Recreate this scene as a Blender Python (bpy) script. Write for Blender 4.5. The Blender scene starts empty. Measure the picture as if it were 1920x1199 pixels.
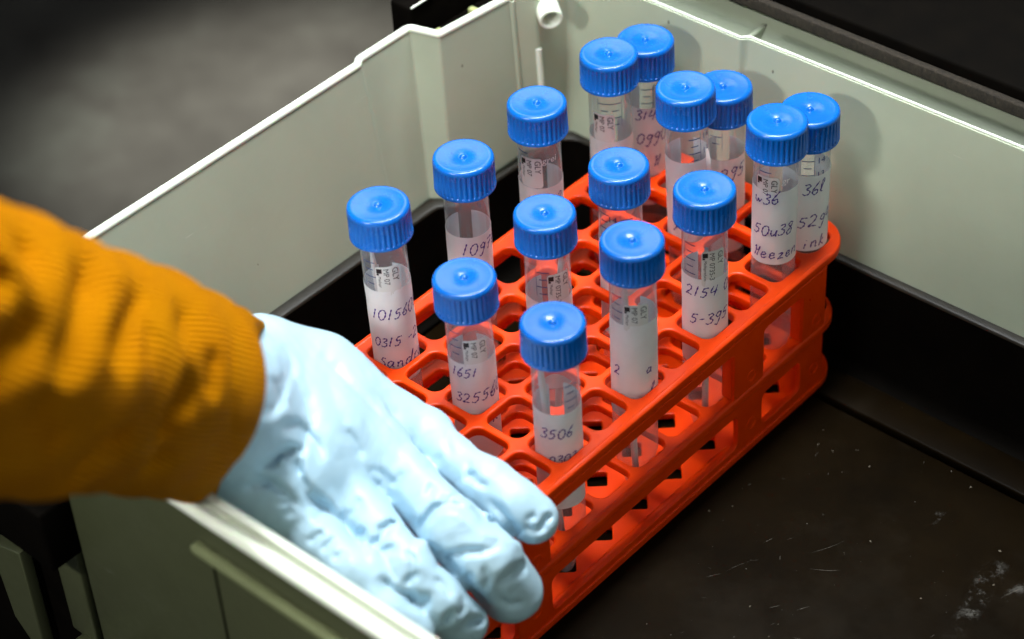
import bpy, bmesh, math, random
import numpy as np
from mathutils import Vector, Matrix

# ------------------------------------------------------------------ camera, world, lamps, exposure
S = 0.00095            # every length below is in model units of 0.95 mm
sc = bpy.context.scene
col = sc.collection
random.seed(7)
CAM_LOC = (488.987, -421.569, 555.118)
RIGHT = Vector((0.7472899, 0.6624984, -0.0515132))
DOWN = Vector((0.3996150, -0.5099891, -0.7617210))
FWD = Vector((-0.5309102, 0.5486410, -0.6458540))
cam = bpy.data.cameras.new('camera')
camo = bpy.data.objects.new('camera', cam)
col.objects.link(camo)
m3 = Matrix((RIGHT, -DOWN, -FWD)).transposed()
camo.matrix_world = Matrix.Translation(Vector(CAM_LOC) * S) @ m3.to_4x4()
cam.sensor_width = 36.0
cam.lens = 36.0 * 4260.8 / 1920.0
cam.clip_start = 0.02
cam.clip_end = 20.0
cam.dof.use_dof = True
cam.dof.focus_distance = 846 * S
cam.dof.aperture_fstop = 7.5
sc.camera = camo

world = bpy.data.worlds.new('World')
sc.world = world
world.use_nodes = True
world.node_tree.nodes['Background'].inputs['Color'].default_value = (0.80, 0.90, 1.0, 1)
world.node_tree.nodes['Background'].inputs['Strength'].default_value = 0.16


def area(name, loc, target, size, power, color, sy=None):
    l = bpy.data.lights.new(name, 'AREA')
    l.energy = power
    l.color = color
    l.size = size * S
    if sy:
        l.shape = 'RECTANGLE'
        l.size_y = sy * S
    o = bpy.data.objects.new(name, l)
    o.location = Vector(loc) * S
    d = Vector(target) - Vector(loc)
    o.rotation_euler = d.to_track_quat('-Z', 'Y').to_euler()
    col.objects.link(o)
    return o


area('key_lamp', (5, -640, 500), (50, 60, 0), 80, 3.5, (1.0, 0.98, 0.93))
area('ceiling_lamp', (20, 150, 760), (20, 151, 0), 110, 12.2, (0.95, 0.99, 1.0), 640)
area('sheen_fill', (-330, 430, 520), (60, 20, 40), 240, 0.6, (1.0, 0.94, 0.82), 240)  # added emitter, gives the caps and rack top a warm sheen
area('camera_side_fill', (760, -480, 620), (40, 20, 0), 300, 0.8, (1.0, 0.96, 0.9), 300)  # added fill from the camera side, lifts left wall and rack side
bench = bpy.data.lights.new('bench_spot', 'SPOT')
bench.energy = 360
bench.color = (1.0, 0.99, 0.90)
bench.spot_size = math.radians(28)
bench.spot_blend = 1.0
bench.shadow_soft_size = 0.03
bo = bpy.data.objects.new('bench_spot', bench)
bo.location = Vector((-420, 520, 520)) * S
bo.rotation_euler = (Vector((-452, 362, -300)) - Vector((-420, 520, 520))).to_track_quat('-Z', 'Y').to_euler()
col.objects.link(bo)

sc.view_settings.view_transform = 'Standard'
sc.view_settings.look = 'None'
sc.view_settings.exposure = 0.0
sc.view_settings.gamma = 1.0
sc.view_settings.use_curve_mapping = False
sc.cycles.use_denoising = True
sc.cycles.max_bounces = 14
sc.cycles.transparent_max_bounces = 24
sc.cycles.sample_clamp_indirect = 6.0
sc.cycles.blur_glossy = 0.5


# ------------------------------------------------------------------ materials
def mat(name):
    m = bpy.data.materials.new(name)
    m.use_nodes = True
    nt = m.node_tree
    b = nt.nodes['Principled BSDF']
    return m, nt, b


def node(nt, kind, **kw):
    n = nt.nodes.new(kind)
    for k, v in kw.items():
        if k.startswith('i_'):
            n.inputs[k[2:].replace('_', ' ')].default_value = v
        else:
            setattr(n, k, v)
    return n


def ramp(nt, fac, stops):
    r = nt.nodes.new('ShaderNodeValToRGB')
    els = r.color_ramp.elements
    while len(els) < len(stops):
        els.new(0.5)
    for e, (p, c) in zip(els, stops):
        e.position = p
        e.color = (*c, 1) if len(c) == 3 else c
    nt.links.new(fac, r.inputs['Fac'])
    return r.outputs['Color']


def obj_coords(nt, scale=(1, 1, 1)):
    t = nt.nodes.new('ShaderNodeTexCoord')
    mp = nt.nodes.new('ShaderNodeMapping')
    mp.inputs['Scale'].default_value = scale
    nt.links.new(t.outputs['Object'], mp.inputs['Vector'])
    return mp.outputs['Vector']


def noise(nt, vec, scale, detail=4, rough=0.6):
    n = nt.nodes.new('ShaderNodeTexNoise')
    n.inputs['Scale'].default_value = scale
    n.inputs['Detail'].default_value = detail
    n.inputs['Roughness'].default_value = rough
    nt.links.new(vec, n.inputs['Vector'])
    return n.outputs['Fac']


def bump(nt, b, h, strength, dist, prev=None):
    n = nt.nodes.new('ShaderNodeBump')
    n.inputs['Strength'].default_value = strength
    n.inputs['Distance'].default_value = dist
    nt.links.new(h, n.inputs['Height'])
    if prev is not None:
        nt.links.new(prev, n.inputs['Normal'])
    nt.links.new(n.outputs['Normal'], b.inputs['Normal'])
    return n.outputs['Normal']


def math_node(nt, op, a, b=None, c=None):
    n = nt.nodes.new('ShaderNodeMath')
    n.operation = op
    for i, v in enumerate((a, b, c)):
        if v is None:
            continue
        if isinstance(v, (int, float)):
            n.inputs[i].default_value = v
        else:
            nt.links.new(v, n.inputs[i])
    return n.outputs[0]


def mixc(nt, fac, a, b):
    n = nt.nodes.new('ShaderNodeMix')
    n.data_type = 'RGBA'
    if isinstance(fac, (int, float)):
        n.inputs[0].default_value = fac
    else:
        nt.links.new(fac, n.inputs[0])
    for k, v in ((6, a), (7, b)):
        if isinstance(v, tuple):
            n.inputs[k].default_value = (*v, 1)
        else:
            nt.links.new(v, n.inputs[k])
    return n.outputs[2]


def plain(name, c, rough, spec=0.5, bscale=None, bstr=0.1, var=0.0, sss=0.0):
    m, nt, b = mat(name)
    b.inputs['Base Color'].default_value = (*c, 1)
    b.inputs['Roughness'].default_value = rough
    b.inputs['Specular IOR Level'].default_value = spec
    v = obj_coords(nt)
    if var:
        f = noise(nt, v, 90, 5)
        nt.links.new(ramp(nt, f, [(0.3, tuple(x * (1 - var) for x in c)), (0.7, tuple(min(1, x * (1 + var)) for x in c))]),
                     b.inputs['Base Color'])
    if bscale:
        bump(nt, b, noise(nt, v, bscale, 3), bstr, 0.0003)
    if sss:
        b.inputs['Subsurface Weight'].default_value = sss
        b.inputs['Subsurface Radius'].default_value = (1, 0.6, 0.4)
        b.inputs['Subsurface Scale'].default_value = 0.002
    return m


def make_rack_mat():
    m, nt, b = mat('orange_red_polypropylene')
    v = obj_coords(nt)
    f = noise(nt, v, 60, 5)
    nt.links.new(ramp(nt, f, [(0.3, (0.76, 0.040, 0.0)), (0.7, (0.84, 0.056, 0.0))]), b.inputs['Base Color'])
    r = noise(nt, v, 260, 4)
    nt.links.new(math_node(nt, 'MULTIPLY_ADD', r, 0.25, 0.20), b.inputs['Roughness'])
    b.inputs['Specular IOR Level'].default_value = 0.28
    b.inputs['Subsurface Weight'].default_value = 0.04
    b.inputs['Subsurface Radius'].default_value = (1.0, 0.25, 0.05)
    b.inputs['Subsurface Scale'].default_value = 0.0025
    bump(nt, b, noise(nt, v, 700, 3), 0.05, 0.0003)
    return m


def make_cap_mat():
    m, nt, b = mat('blue_cap_plastic')
    v = obj_coords(nt)
    f = noise(nt, v, 150, 4)
    nt.links.new(ramp(nt, f, [(0.3, (0.0, 0.108, 0.46)), (0.7, (0.0, 0.124, 0.53))]), b.inputs['Base Color'])
    nt.links.new(math_node(nt, 'MULTIPLY_ADD', noise(nt, v, 240, 5), 0.20, 0.15), b.inputs['Roughness'])
    b.inputs['Specular IOR Level'].default_value = 0.5
    b.inputs['Subsurface Weight'].default_value = 0.05
    b.inputs['Subsurface Radius'].default_value = (0.2, 0.5, 1.0)
    b.inputs['Subsurface Scale'].default_value = 0.0012
    bump(nt, b, noise(nt, v, 900, 3), 0.10, 0.0003)
    return m


def make_clear_mat():
    m, nt, b = mat('clear_tube_plastic')
    nt.nodes.remove(b)
    out = nt.nodes['Material Output']
    tr = node(nt, 'ShaderNodeBsdfTransparent')
    tr.inputs['Color'].default_value = (0.93, 0.95, 0.97, 1)
    gl = node(nt, 'ShaderNodeBsdfGlossy')
    gl.inputs['Roughness'].default_value = 0.09
    gl.inputs['Color'].default_value = (1, 1, 1, 1)
    df = node(nt, 'ShaderNodeBsdfDiffuse')
    df.inputs['Color'].default_value = (0.86, 0.88, 0.92, 1)
    tl = node(nt, 'ShaderNodeBsdfTranslucent')
    tl.inputs['Color'].default_value = (0.86, 0.88, 0.92, 1)
    lw = node(nt, 'ShaderNodeLayerWeight')
    lw.inputs['Blend'].default_value = 0.28
    v = obj_coords(nt)
    smudge = noise(nt, v, 130, 5)
    haze = math_node(nt, 'MULTIPLY_ADD', lw.outputs['Facing'], 0.36, 0.055)
    haze = math_node(nt, 'MULTIPLY_ADD', smudge, 0.07, haze)
    h = nt.nodes.new('ShaderNodeMixShader')
    nt.links.new(df.outputs[0], h.inputs[1])
    nt.links.new(tl.outputs[0], h.inputs[2])
    m1 = nt.nodes.new('ShaderNodeMixShader')
    nt.links.new(haze, m1.inputs[0])
    nt.links.new(tr.outputs[0], m1.inputs[1])
    nt.links.new(h.outputs[0], m1.inputs[2])
    m2 = nt.nodes.new('ShaderNodeMixShader')
    lw2 = node(nt, 'ShaderNodeLayerWeight')
    lw2.inputs['Blend'].default_value = 0.5
    fac = math_node(nt, 'POWER', lw2.outputs['Facing'], 4.0)
    nt.links.new(math_node(nt, 'MULTIPLY_ADD', fac, 0.5, 0.045), m2.inputs[0])
    nt.links.new(m1.outputs[0], m2.inputs[1])
    nt.links.new(gl.outputs[0], m2.inputs[2])
    nt.links.new(m2.outputs[0], out.inputs['Surface'])
    return m


def make_label_mat():
    m, nt, b = mat('white_label_paper')
    v = obj_coords(nt)
    f = noise(nt, v, 160, 5)
    nt.links.new(ramp(nt, f, [(0.3, (0.86, 0.88, 0.90)), (0.7, (0.92, 0.94, 0.95))]), b.inputs['Base Color'])
    b.inputs['Roughness'].default_value = 0.42
    tl = node(nt, 'ShaderNodeBsdfTranslucent')
    tl.inputs['Color'].default_value = (0.85, 0.86, 0.88, 1)
    mx = nt.nodes.new('ShaderNodeMixShader')
    mx.inputs[0].default_value = 0.14
    nt.links.new(b.outputs[0], mx.inputs[1])
    nt.links.new(tl.outputs[0], mx.inputs[2])
    nt.links.new(mx.outputs[0], nt.nodes['Material Output'].inputs['Surface'])
    bump(nt, b, noise(nt, obj_coords(nt, (1, 1, 0.35)), 170, 3), 0.35, 0.0006)
    return m


def make_glove_mat():
    m, nt, b = mat('pale_blue_nitrile')
    v = obj_coords(nt)
    f = noise(nt, v, 45, 5)
    nt.links.new(ramp(nt, f, [(0.3, (0.385, 0.57, 0.69)), (0.7, (0.43, 0.61, 0.72))]), b.inputs['Base Color'])
    b.inputs['Roughness'].default_value = 0.46
    b.inputs['Specular IOR Level'].default_value = 0.45
    b.inputs['Subsurface Weight'].default_value = 0.0
    b.inputs['Subsurface Radius'].default_value = (0.25, 0.7, 1.0)
    b.inputs['Subsurface Scale'].default_value = 0.002
    # stretched-film wrinkles: sharp ridges of a warped noise
    n0 = nt.nodes.new('ShaderNodeTexNoise')
    n0.inputs['Scale'].default_value = 42
    n0.inputs['Detail'].default_value = 3
    n0.inputs['Distortion'].default_value = 0.7
    nt.links.new(v, n0.inputs['Vector'])
    rdg = math_node(nt, 'SUBTRACT', 1.0, math_node(nt, 'ABSOLUTE', math_node(nt, 'MULTIPLY_ADD', n0.outputs['Fac'], 6.0, -3.0)))
    rdg = math_node(nt, 'POWER', math_node(nt, 'MAXIMUM', rdg, 0.0), 2.0)
    n1 = bump(nt, b, rdg, 0.12, 0.0010)
    bump(nt, b, noise(nt, v, 1500, 2), 0.10, 0.0002, n1)
    return m


def make_knit_mat():
    m, nt, b = mat('mustard_rib_knit')
    uv = nt.nodes.new('ShaderNodeUVMap')
    sp = nt.nodes.new('ShaderNodeSeparateXYZ')
    nt.links.new(uv.outputs[0], sp.inputs[0])
    v = obj_coords(nt)
    wob = noise(nt, v, 30, 2)
    u = math_node(nt, 'MULTIPLY_ADD', wob, 0.012, sp.outputs[0])
    rib = math_node(nt, 'SINE', math_node(nt, 'MULTIPLY', u, 2 * math.pi * 118))
    rib01 = math_node(nt, 'MULTIPLY_ADD', rib, 0.5, 0.5)
    st = math_node(nt, 'SINE', math_node(nt, 'MULTIPLY', sp.outputs[1], 2 * math.pi * 150))
    h = math_node(nt, 'MULTIPLY_ADD', st, 0.16, rib01)
    fz = noise(nt, v, 900, 3)
    h = math_node(nt, 'MULTIPLY_ADD', fz, 0.35, h)
    big = noise(nt, v, 50, 4)
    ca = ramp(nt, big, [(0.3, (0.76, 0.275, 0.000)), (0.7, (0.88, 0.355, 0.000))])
    c = mixc(nt, math_node(nt, 'MULTIPLY_ADD', rib01, -0.45, 0.48), ca, (0.42, 0.085, 0.000))  # rib troughs painted darker, shade between the ribs put into the colour
    nt.links.new(c, b.inputs['Base Color'])
    b.inputs['Roughness'].default_value = 0.85
    b.inputs['Specular IOR Level'].default_value = 0.04
    b.inputs['Sheen Weight'].default_value = 0.0
    b.inputs['Sheen Tint'].default_value = (1.0, 0.75, 0.3, 1)
    bump(nt, b, h, 1.0, 0.0016)
    return m


def make_pale_plastic(name, c, tr=0.25):
    m, nt, b = mat(name)
    v = obj_coords(nt)
    f = noise(nt, v, 14, 6, 0.65)
    cc = ramp(nt, f, [(0.28, tuple(x * 0.90 for x in c)), (0.55, c), (0.75, tuple(min(1, x * 1.06) for x in c))])
    # small dark specks and grime flecks
    vo = nt.nodes.new('ShaderNodeTexVoronoi')
    vo.inputs['Scale'].default_value = 85
    nt.links.new(obj_coords(nt, (1, 1, 0.6)), vo.inputs['Vector'])
    gate = math_node(nt, 'GREATER_THAN', noise(nt, v, 22, 3), 0.55)
    sp = math_node(nt, 'MULTIPLY', math_node(nt, 'LESS_THAN', vo.outputs['Distance'], 0.045), gate)
    cc2 = mixc(nt, math_node(nt, 'MULTIPLY', sp, 0.75), cc, (0.07, 0.06, 0.045))
    # long faint rub marks
    st = noise(nt, obj_coords(nt, (0.25, 0.25, 3.0)), 70, 6, 0.75)
    stm = ramp(nt, st, [(0.66, (0, 0, 0)), (0.74, (1, 1, 1))])
    cc3 = mixc(nt, math_node(nt, 'MULTIPLY', stm, 0.40), cc2, (0.80, 0.83, 0.76))
    nt.links.new(cc3, b.inputs['Base Color'])
    nt.links.new(math_node(nt, 'MULTIPLY_ADD', noise(nt, v, 70, 5), 0.35, 0.20), b.inputs['Roughness'])
    b.inputs['Subsurface Weight'].default_value = tr
    b.inputs['Subsurface Radius'].default_value = (0.8, 1.0, 0.7)
    b.inputs['Subsurface Scale'].default_value = 0.003
    bump(nt, b, noise(nt, v, 45, 5), 0.10, 0.001)
    return m


def make_black(name, floor=False):
    m, nt, b = mat(name)
    v = obj_coords(nt)
    base = (0.0030, 0.0017, 0.0005)
    c = ramp(nt, noise(nt, v, 26, 6, 0.7), [(0.3, base), (0.7, tuple(x * 2.2 for x in base))])
    rough = math_node(nt, 'MULTIPLY_ADD', noise(nt, v, 60, 5), 0.30, 0.34)
    if floor:
        # fine dust specks
        vo = nt.nodes.new('ShaderNodeTexVoronoi')
        vo.inputs['Scale'].default_value = 190
        nt.links.new(v, vo.inputs['Vector'])
        g = math_node(nt, 'GREATER_THAN', noise(nt, v, 330, 2), 0.60)
        d = math_node(nt, 'MULTIPLY', math_node(nt, 'LESS_THAN', vo.outputs['Distance'], 0.10), g)
        c = mixc(nt, math_node(nt, 'MULTIPLY', d, 0.30), c, (0.30, 0.26, 0.20))
        # hazy grime
        hz = ramp(nt, noise(nt, v, 11, 8, 0.75), [(0.50, (0, 0, 0)), (0.78, (1, 1, 1))])
        c = mixc(nt, math_node(nt, 'MULTIPLY', hz, 0.02), c, (0.30, 0.26, 0.20))
    nt.links.new(c, b.inputs['Base Color'])
    nt.links.new(rough, b.inputs['Roughness'])
    b.inputs['Specular IOR Level'].default_value = 0.025
    bump(nt, b, noise(nt, v, 300, 5), 0.15, 0.0004)
    return m


def make_scuff(name='chalky_scuff', c=(0.20, 0.19, 0.17), lo=0.50, sc_=110):
    m, nt, b = mat(name)
    v = obj_coords(nt)
    b.inputs['Base Color'].default_value = (*c, 1)
    b.inputs['Roughness'].default_value = 0.9
    uv = nt.nodes.new('ShaderNodeUVMap')
    sp = nt.nodes.new('ShaderNodeSeparateXYZ')
    nt.links.new(uv.outputs[0], sp.inputs[0])
    e1 = math_node(nt, 'MULTIPLY', sp.outputs[0], math_node(nt, 'SUBTRACT', 1.0, sp.outputs[0]))
    e2 = math_node(nt, 'MULTIPLY', sp.outputs[1], math_node(nt, 'SUBTRACT', 1.0, sp.outputs[1]))
    e = math_node(nt, 'MINIMUM', math_node(nt, 'MULTIPLY', math_node(nt, 'MULTIPLY', e1, e2), 22.0), 1.0)
    n = noise(nt, v, sc_, 8, 0.8)
    a = ramp(nt, n, [(lo, (0, 0, 0)), (lo + 0.16, (1, 1, 1))])
    nt.links.new(math_node(nt, 'MULTIPLY', math_node(nt, 'MULTIPLY', a, e), 0.4), b.inputs['Alpha'])
    return m


M_RACK = make_rack_mat()
M_CAP = make_cap_mat()
M_CLEAR = make_clear_mat()
M_LABEL = make_label_mat()
M_STICK = plain('glossy_white_sticker', (0.78, 0.78, 0.76), 0.35)
M_INK = plain('violet_ballpoint_ink', (0.045, 0.015, 0.26), 0.5)
M_PRINT = plain('black_print', (0.012, 0.012, 0.014), 0.5)
M_GRAD = plain('navy_scale_print', (0.010, 0.030, 0.16), 0.5)
M_WPRINT = plain('white_scale_print', (0.85, 0.85, 0.85), 0.5)
M_GLOVE = make_glove_mat()
M_KNIT = make_knit_mat()
M_WALL = make_pale_plastic('pale_grey_green_box_plastic', (0.385, 0.43, 0.325))
M_RIM = make_pale_plastic('lit_rim_plastic', (0.74, 0.80, 0.68), 0.35)  # paler than the walls, brightness of the lit edges put into the colour
M_OUT = make_pale_plastic('olive_shaded_outer_plastic', (0.055, 0.062, 0.030), 0.1)  # pale outer face darkened, its shadow put into the colour
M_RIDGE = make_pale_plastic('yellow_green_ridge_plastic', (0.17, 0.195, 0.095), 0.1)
M_FLOOR = make_black('scratched_black_tray_plastic', True)
M_BLACK = plain('deep_black_plastic', (0.0016, 0.0011, 0.0006), 0.75, 0.04, 300, 0.1, 0.4)
M_LEDGE = plain('black_ledge_plastic', (0.010, 0.008, 0.005), 0.4, 0.3, 300, 0.15, 0.5)
M_SWAB = plain('white_swab_plastic', (0.78, 0.78, 0.76), 0.4)
M_SCUFF = make_scuff()
M_BRASS = plain('yellow_green_contact', (0.42, 0.46, 0.20), 0.35)


def make_bench_mat():
    m, nt, b = mat('dull_grey_bench')
    v = obj_coords(nt)
    f = noise(nt, v, 8, 6, 0.65)
    nt.links.new(ramp(nt, f, [(0.30, (0.0045, 0.0038, 0.003)), (0.52, (0.011, 0.0103, 0.0087)), (0.72, (0.019, 0.0197, 0.0166))]), b.inputs['Base Color'])
    b.inputs['Roughness'].default_value = 0.7
    b.inputs['Specular IOR Level'].default_value = 0.1
    return m


M_BENCH = make_bench_mat()


def make_foam_mat():
    m, nt, b = mat('rough_brown_grey_edge')
    v = obj_coords(nt, (1, 1, 0.5))
    f = noise(nt, v, 650, 6, 0.8)
    nt.links.new(ramp(nt, f, [(0.30, (0.008, 0.006, 0.004)), (0.62, (0.05, 0.038, 0.024)), (0.80, (0.25, 0.20, 0.14))]), b.inputs['Base Color'])
    b.inputs['Roughness'].default_value = 0.9
    bump(nt, b, f, 1.0, 0.002)
    return m


M_FOAM = make_foam_mat()


# ------------------------------------------------------------------ mesh helpers
def mesh_from(name, verts, faces, m, uvs=None, smooth=True, angle=35):
    me = bpy.data.meshes.new(name)
    me.from_pydata([tuple(float(c) * S for c in v) for v in verts], [], faces)
    if uvs is not None:
        uvl = me.uv_layers.new(name='UVMap')
        for p in me.polygons:
            for li in p.loop_indices:
                uvl.data[li].uv = uvs[me.loops[li].vertex_index]
    me.materials.append(m)
    me.update()
    if smooth:
        me.shade_smooth()
        if angle:
            me.set_sharp_from_angle(angle=math.radians(angle))
    return me


class MB:
    """collects shapes for ONE mesh object"""

    def __init__(self):
        self.v = []
        self.f = []

    def add(self, verts, faces, mtx=None):
        n = len(self.v)
        if mtx is not None:
            verts = [tuple(mtx @ Vector(v)) for v in verts]
        self.v += [tuple(v) for v in verts]
        self.f += [tuple(i + n for i in f) for f in faces]
        return self

    def box(self, x0, x1, y0, y1, z0, z1, bev=0.0, mtx=None):
        if bev <= 0:
            vs = [(x, y, z) for z in (z0, z1) for y in (y0, y1) for x in (x0, x1)]
            fs = [(0, 2, 3, 1), (4, 5, 7, 6), (0, 1, 5, 4), (2, 6, 7, 3), (0, 4, 6, 2), (1, 3, 7, 5)]
            return self.add(vs, fs, mtx)
        bm = bmesh.new()
        bmesh.ops.create_cube(bm, size=1)
        bmesh.ops.scale(bm, vec=(x1 - x0, y1 - y0, z1 - z0), verts=bm.verts)
        bmesh.ops.translate(bm, vec=((x0 + x1) / 2, (y0 + y1) / 2, (z0 + z1) / 2), verts=bm.verts)
        bmesh.ops.bevel(bm, geom=bm.edges[:], offset=bev, segments=3, affect='EDGES', profile=0.5)
        bm.verts.index_update()
        self.add([v.co[:] for v in bm.verts], [[v.index for v in f.verts] for f in bm.faces], mtx)
        bm.free()
        return self

    def lathe(self, prof, n=48, mtx=None, rib=None):
        vs = []
        for k, (r, z) in enumerate(prof):
            for i in range(n):
                a = 2 * math.pi * i / n
                rr = r + (rib(k, a) if rib else 0)
                vs.append((rr * math.cos(a), rr * math.sin(a), z))
        fs = []
        for k in range(len(prof) - 1):
            for i in range(n):
                j = (i + 1) % n
                fs.append((k * n + i, k * n + j, (k + 1) * n + j, (k + 1) * n + i))
        if prof[-1][0] < 0.3:
            fs.append(tuple((len(prof) - 1) * n + i for i in range(n)))
        return self.add(vs, fs, mtx)

    def tube(self, pts, r, n=10, closed=False, caps=True):
        pts = [Vector(p) for p in pts]
        m = len(pts)
        rings = []
        up = Vector((0, 0, 1))
        for i, p in enumerate(pts):
            a = pts[(i - 1) % m] if (closed or i > 0) else p
            b = pts[(i + 1) % m] if (closed or i < m - 1) else p
            t = (b - a).normalized()
            u = up if abs(t.dot(up)) < 0.95 else Vector((1, 0, 0))
            s = t.cross(u).normalized()
            w = s.cross(t).normalized()
            rr = r[i] if isinstance(r, (list, tuple)) else r
            rings.append([p + (s * math.cos(2 * math.pi * k / n) + w * math.sin(2 * math.pi * k / n)) * rr for k in range(n)])
        vs = [v for ring in rings for v in ring]
        fs = []
        for i in range(m if closed else m - 1):
            j = (i + 1) % m
            for k in range(n):
                l = (k + 1) % n
                fs.append((i * n + k, i * n + l, j * n + l, j * n + k))
        if not closed and caps:
            fs.append(tuple(range(n))[::-1])
            fs.append(tuple((m - 1) * n + k for k in range(n)))
        return self.add([v[:] for v in vs], fs)

    def build(self, name, m, parent=None, origin=(0, 0, 0), smooth=True, angle=35):
        o_ = Vector(origin)
        me = mesh_from(name, [Vector(v) - o_ for v in self.v], self.f, m, smooth=smooth, angle=angle)
        o = bpy.data.objects.new(name, me)
        o.location = o_ * S
        col.objects.link(o)
        if parent is not None:
            o.parent = parent
            o.location = (o_ * S) - parent.location
        return o


def empty(name, loc, label, cat, group=None):
    o = bpy.data.objects.new(name, None)
    o.empty_display_size = 0.01
    o.location = Vector(loc) * S
    col.objects.link(o)
    o['label'] = label
    o['category'] = cat
    if group:
        o['group'] = group
    return o


def flat_shape(splines, half, bev, res=2):
    """filled 2-D outlines (first = border, others = holes) with thickness and rounded edges -> verts, faces"""
    cu = bpy.data.curves.new('tmp', 'CURVE')
    cu.dimensions = '2D'
    cu.fill_mode = 'BOTH'
    cu.extrude = half - bev
    cu.bevel_depth = bev
    cu.bevel_resolution = res
    cu.offset = -bev
    for pts in splines:
        sp = cu.splines.new('POLY')
        sp.points.add(len(pts) - 1)
        for p, q in zip(sp.points, pts):
            p.co = (q[0], q[1], 0, 1)
        sp.use_cyclic_u = True
    ob = bpy.data.objects.new('tmp', cu)
    col.objects.link(ob)
    dg = bpy.context.evaluated_depsgraph_get()
    me = bpy.data.meshes.new_from_object(ob.evaluated_get(dg))
    vs = [v.co[:] for v in me.vertices]
    fs = [tuple(p.vertices) for p in me.polygons]
    bpy.data.objects.remove(ob)
    bpy.data.curves.remove(cu)
    bpy.data.meshes.remove(me)
    return vs, fs


def rrect(cx, cy, hx, hy, r, n=5, rot=0.0):
    pts = []
    for sx, sy, a0 in ((1, 1, 0), (-1, 1, 90), (-1, -1, 180), (1, -1, 270)):
        for k in range(n + 1):
            a = math.radians(a0 + 90 * k / n)
            pts.append((sx * (hx - r) + r * math.cos(a), sy * (hy - r) + r * math.sin(a)))
    c, s = math.cos(rot), math.sin(rot)
    return [(cx + x * c - y * s, cy + x * s + y * c) for x, y in pts]


def text_shape(body, size, shear=0.0):
    cu = bpy.data.curves.new('tmp', 'FONT')
    cu.body = body
    cu.size = size
    cu.shear = shear
    cu.align_x = 'LEFT'
    cu.resolution_u = 3
    ob = bpy.data.objects.new('tmp', cu)
    col.objects.link(ob)
    dg = bpy.context.evaluated_depsgraph_get()
    me = bpy.data.meshes.new_from_object(ob.evaluated_get(dg))
    bm = bmesh.new()
    bm.from_mesh(me)
    bmesh.ops.triangulate(bm, faces=bm.faces[:])
    bm.verts.index_update()
    vs = [v.co[:] for v in bm.verts]
    fs = [tuple(v.index for v in f.verts) for f in bm.faces]
    bm.free()
    bpy.data.objects.remove(ob)
    bpy.data.curves.remove(cu)
    bpy.data.meshes.remove(me)
    return vs, fs


# ------------------------------------------------------------------ bench under and behind the box
g = MB().box(-1400, 900, -900, 1500, -304, -300).build('table', M_BENCH)
g['kind'] = 'structure'

# ------------------------------------------------------------------ the storage box
box = empty('storage_box', (110, 30, -74), 'pale grey green plastic box with a black scratched tray lining its floor', 'box')
TOP = [(-66, -122.5), (-66, 77), (-68.3, 79.5), (-68.3, 107), (-55.5, 110.5), (-51.5, 149), (-45.5, 157), (-46, 178), (-43.5, 180.5), (40.5, 180.5),
       (42.5, 183), (288, 186), (296, 178), (296, -114), (288, -122.5)]
BOT = [(-58, -113), (-58, 79), (-58.6, 80), (-59.5, 101), (-50.5, 106), (-49.5, 150), (-44.5, 158), (-45, 171), (-43, 173), (41, 173),
       (42.5, 174), (282, 176), (288, 170), (288, -107), (282, -113)]


def subdiv_outline(T, B, rad=1.2):
    """rounds the plan corners a little"""
    outT, outB = [], []
    n = len(T)
    for i in range(n):
        for L, out in ((T, outT), (B, outB)):
            p0, p, p1 = (Vector(L[(i - 1) % n]), Vector(L[i]), Vector(L[(i + 1) % n]))
            a = p + (p0 - p).normalized() * min(rad, (p0 - p).length * 0.4)
            b = p + (p1 - p).normalized() * min(rad, (p1 - p).length * 0.4)
            for t in (0, 0.33, 0.67, 1):
                q = a.lerp(p, t).lerp(p.lerp(b, t), t)
                out.append((q.x, q.y))
    return outT, outB


T2, B2 = subdiv_outline(TOP, BOT)
nT = len(T2)


def offset_out(L, d):
    n = len(L)
    out = []
    for i in range(n):
        p0, p, p1 = Vector(L[(i - 1) % n]), Vector(L[i]), Vector(L[(i + 1) % n])
        t = ((p - p0).normalized() + (p1 - p).normalized()).normalized()
        out.append((p.x - t.y * d, p.y + t.x * d))
    return out


wall = MB()
zs = [-16, 0, 20, 40, 52, 60]
rings = []
for z in zs:
    t = (z + 16) / 76.0
    rings.append([(a[0] * t + b[0] * (1 - t), a[1] * t + b[1] * (1 - t), z) for a, b in zip(T2, B2)])
T3 = offset_out(T2, 2.6)
B3 = offset_out(B2, 2.6)
for z in (60, 20, -16, -74):
    t = (z + 16) / 76.0
    rings.append([(a[0] * t + b[0] * (1 - t), a[1] * t + b[1] * (1 - t), z) for a, b in zip(T3, B3)])
vs = [v for r_ in rings for v in r_]
fs = []
for k in range(len(rings) - 1):
    for i in range(nT):
        j = (i + 1) % nT
        fs.append((k * nT + i, k * nT + j, (k + 1) * nT + j, (k + 1) * nT + i))
wall.add(vs, fs)
wall.build('side_wall', M_WALL, box, angle=25)
rim_pts = [(a[0], a[1], 60.4) for a in offset_out(T2, 1.3)]
MB().tube(rim_pts, [1.7 if (p[0] < -50 and p[1] < 150) else 0.55 for p in rim_pts], 10, closed=True).build('top_lip', M_RIM, box, angle=60)
# faint raised seams on the inner faces
MB().tube([(-66.9, 77.6, 59), (-58.6, 79.2, -15)], 0.45, 8).build('seam', M_WALL, box)
MB().tube([(-51.6, 149.2, 59), (-49.6, 150, -15)], 1.3, 10).build('corner_rib', M_WALL, box)
MB().tube([(-45.4, 157.2, 34), (-44.6, 158, -15)], 1.4, 10).build('corner_rib', M_RIM, box)
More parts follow.
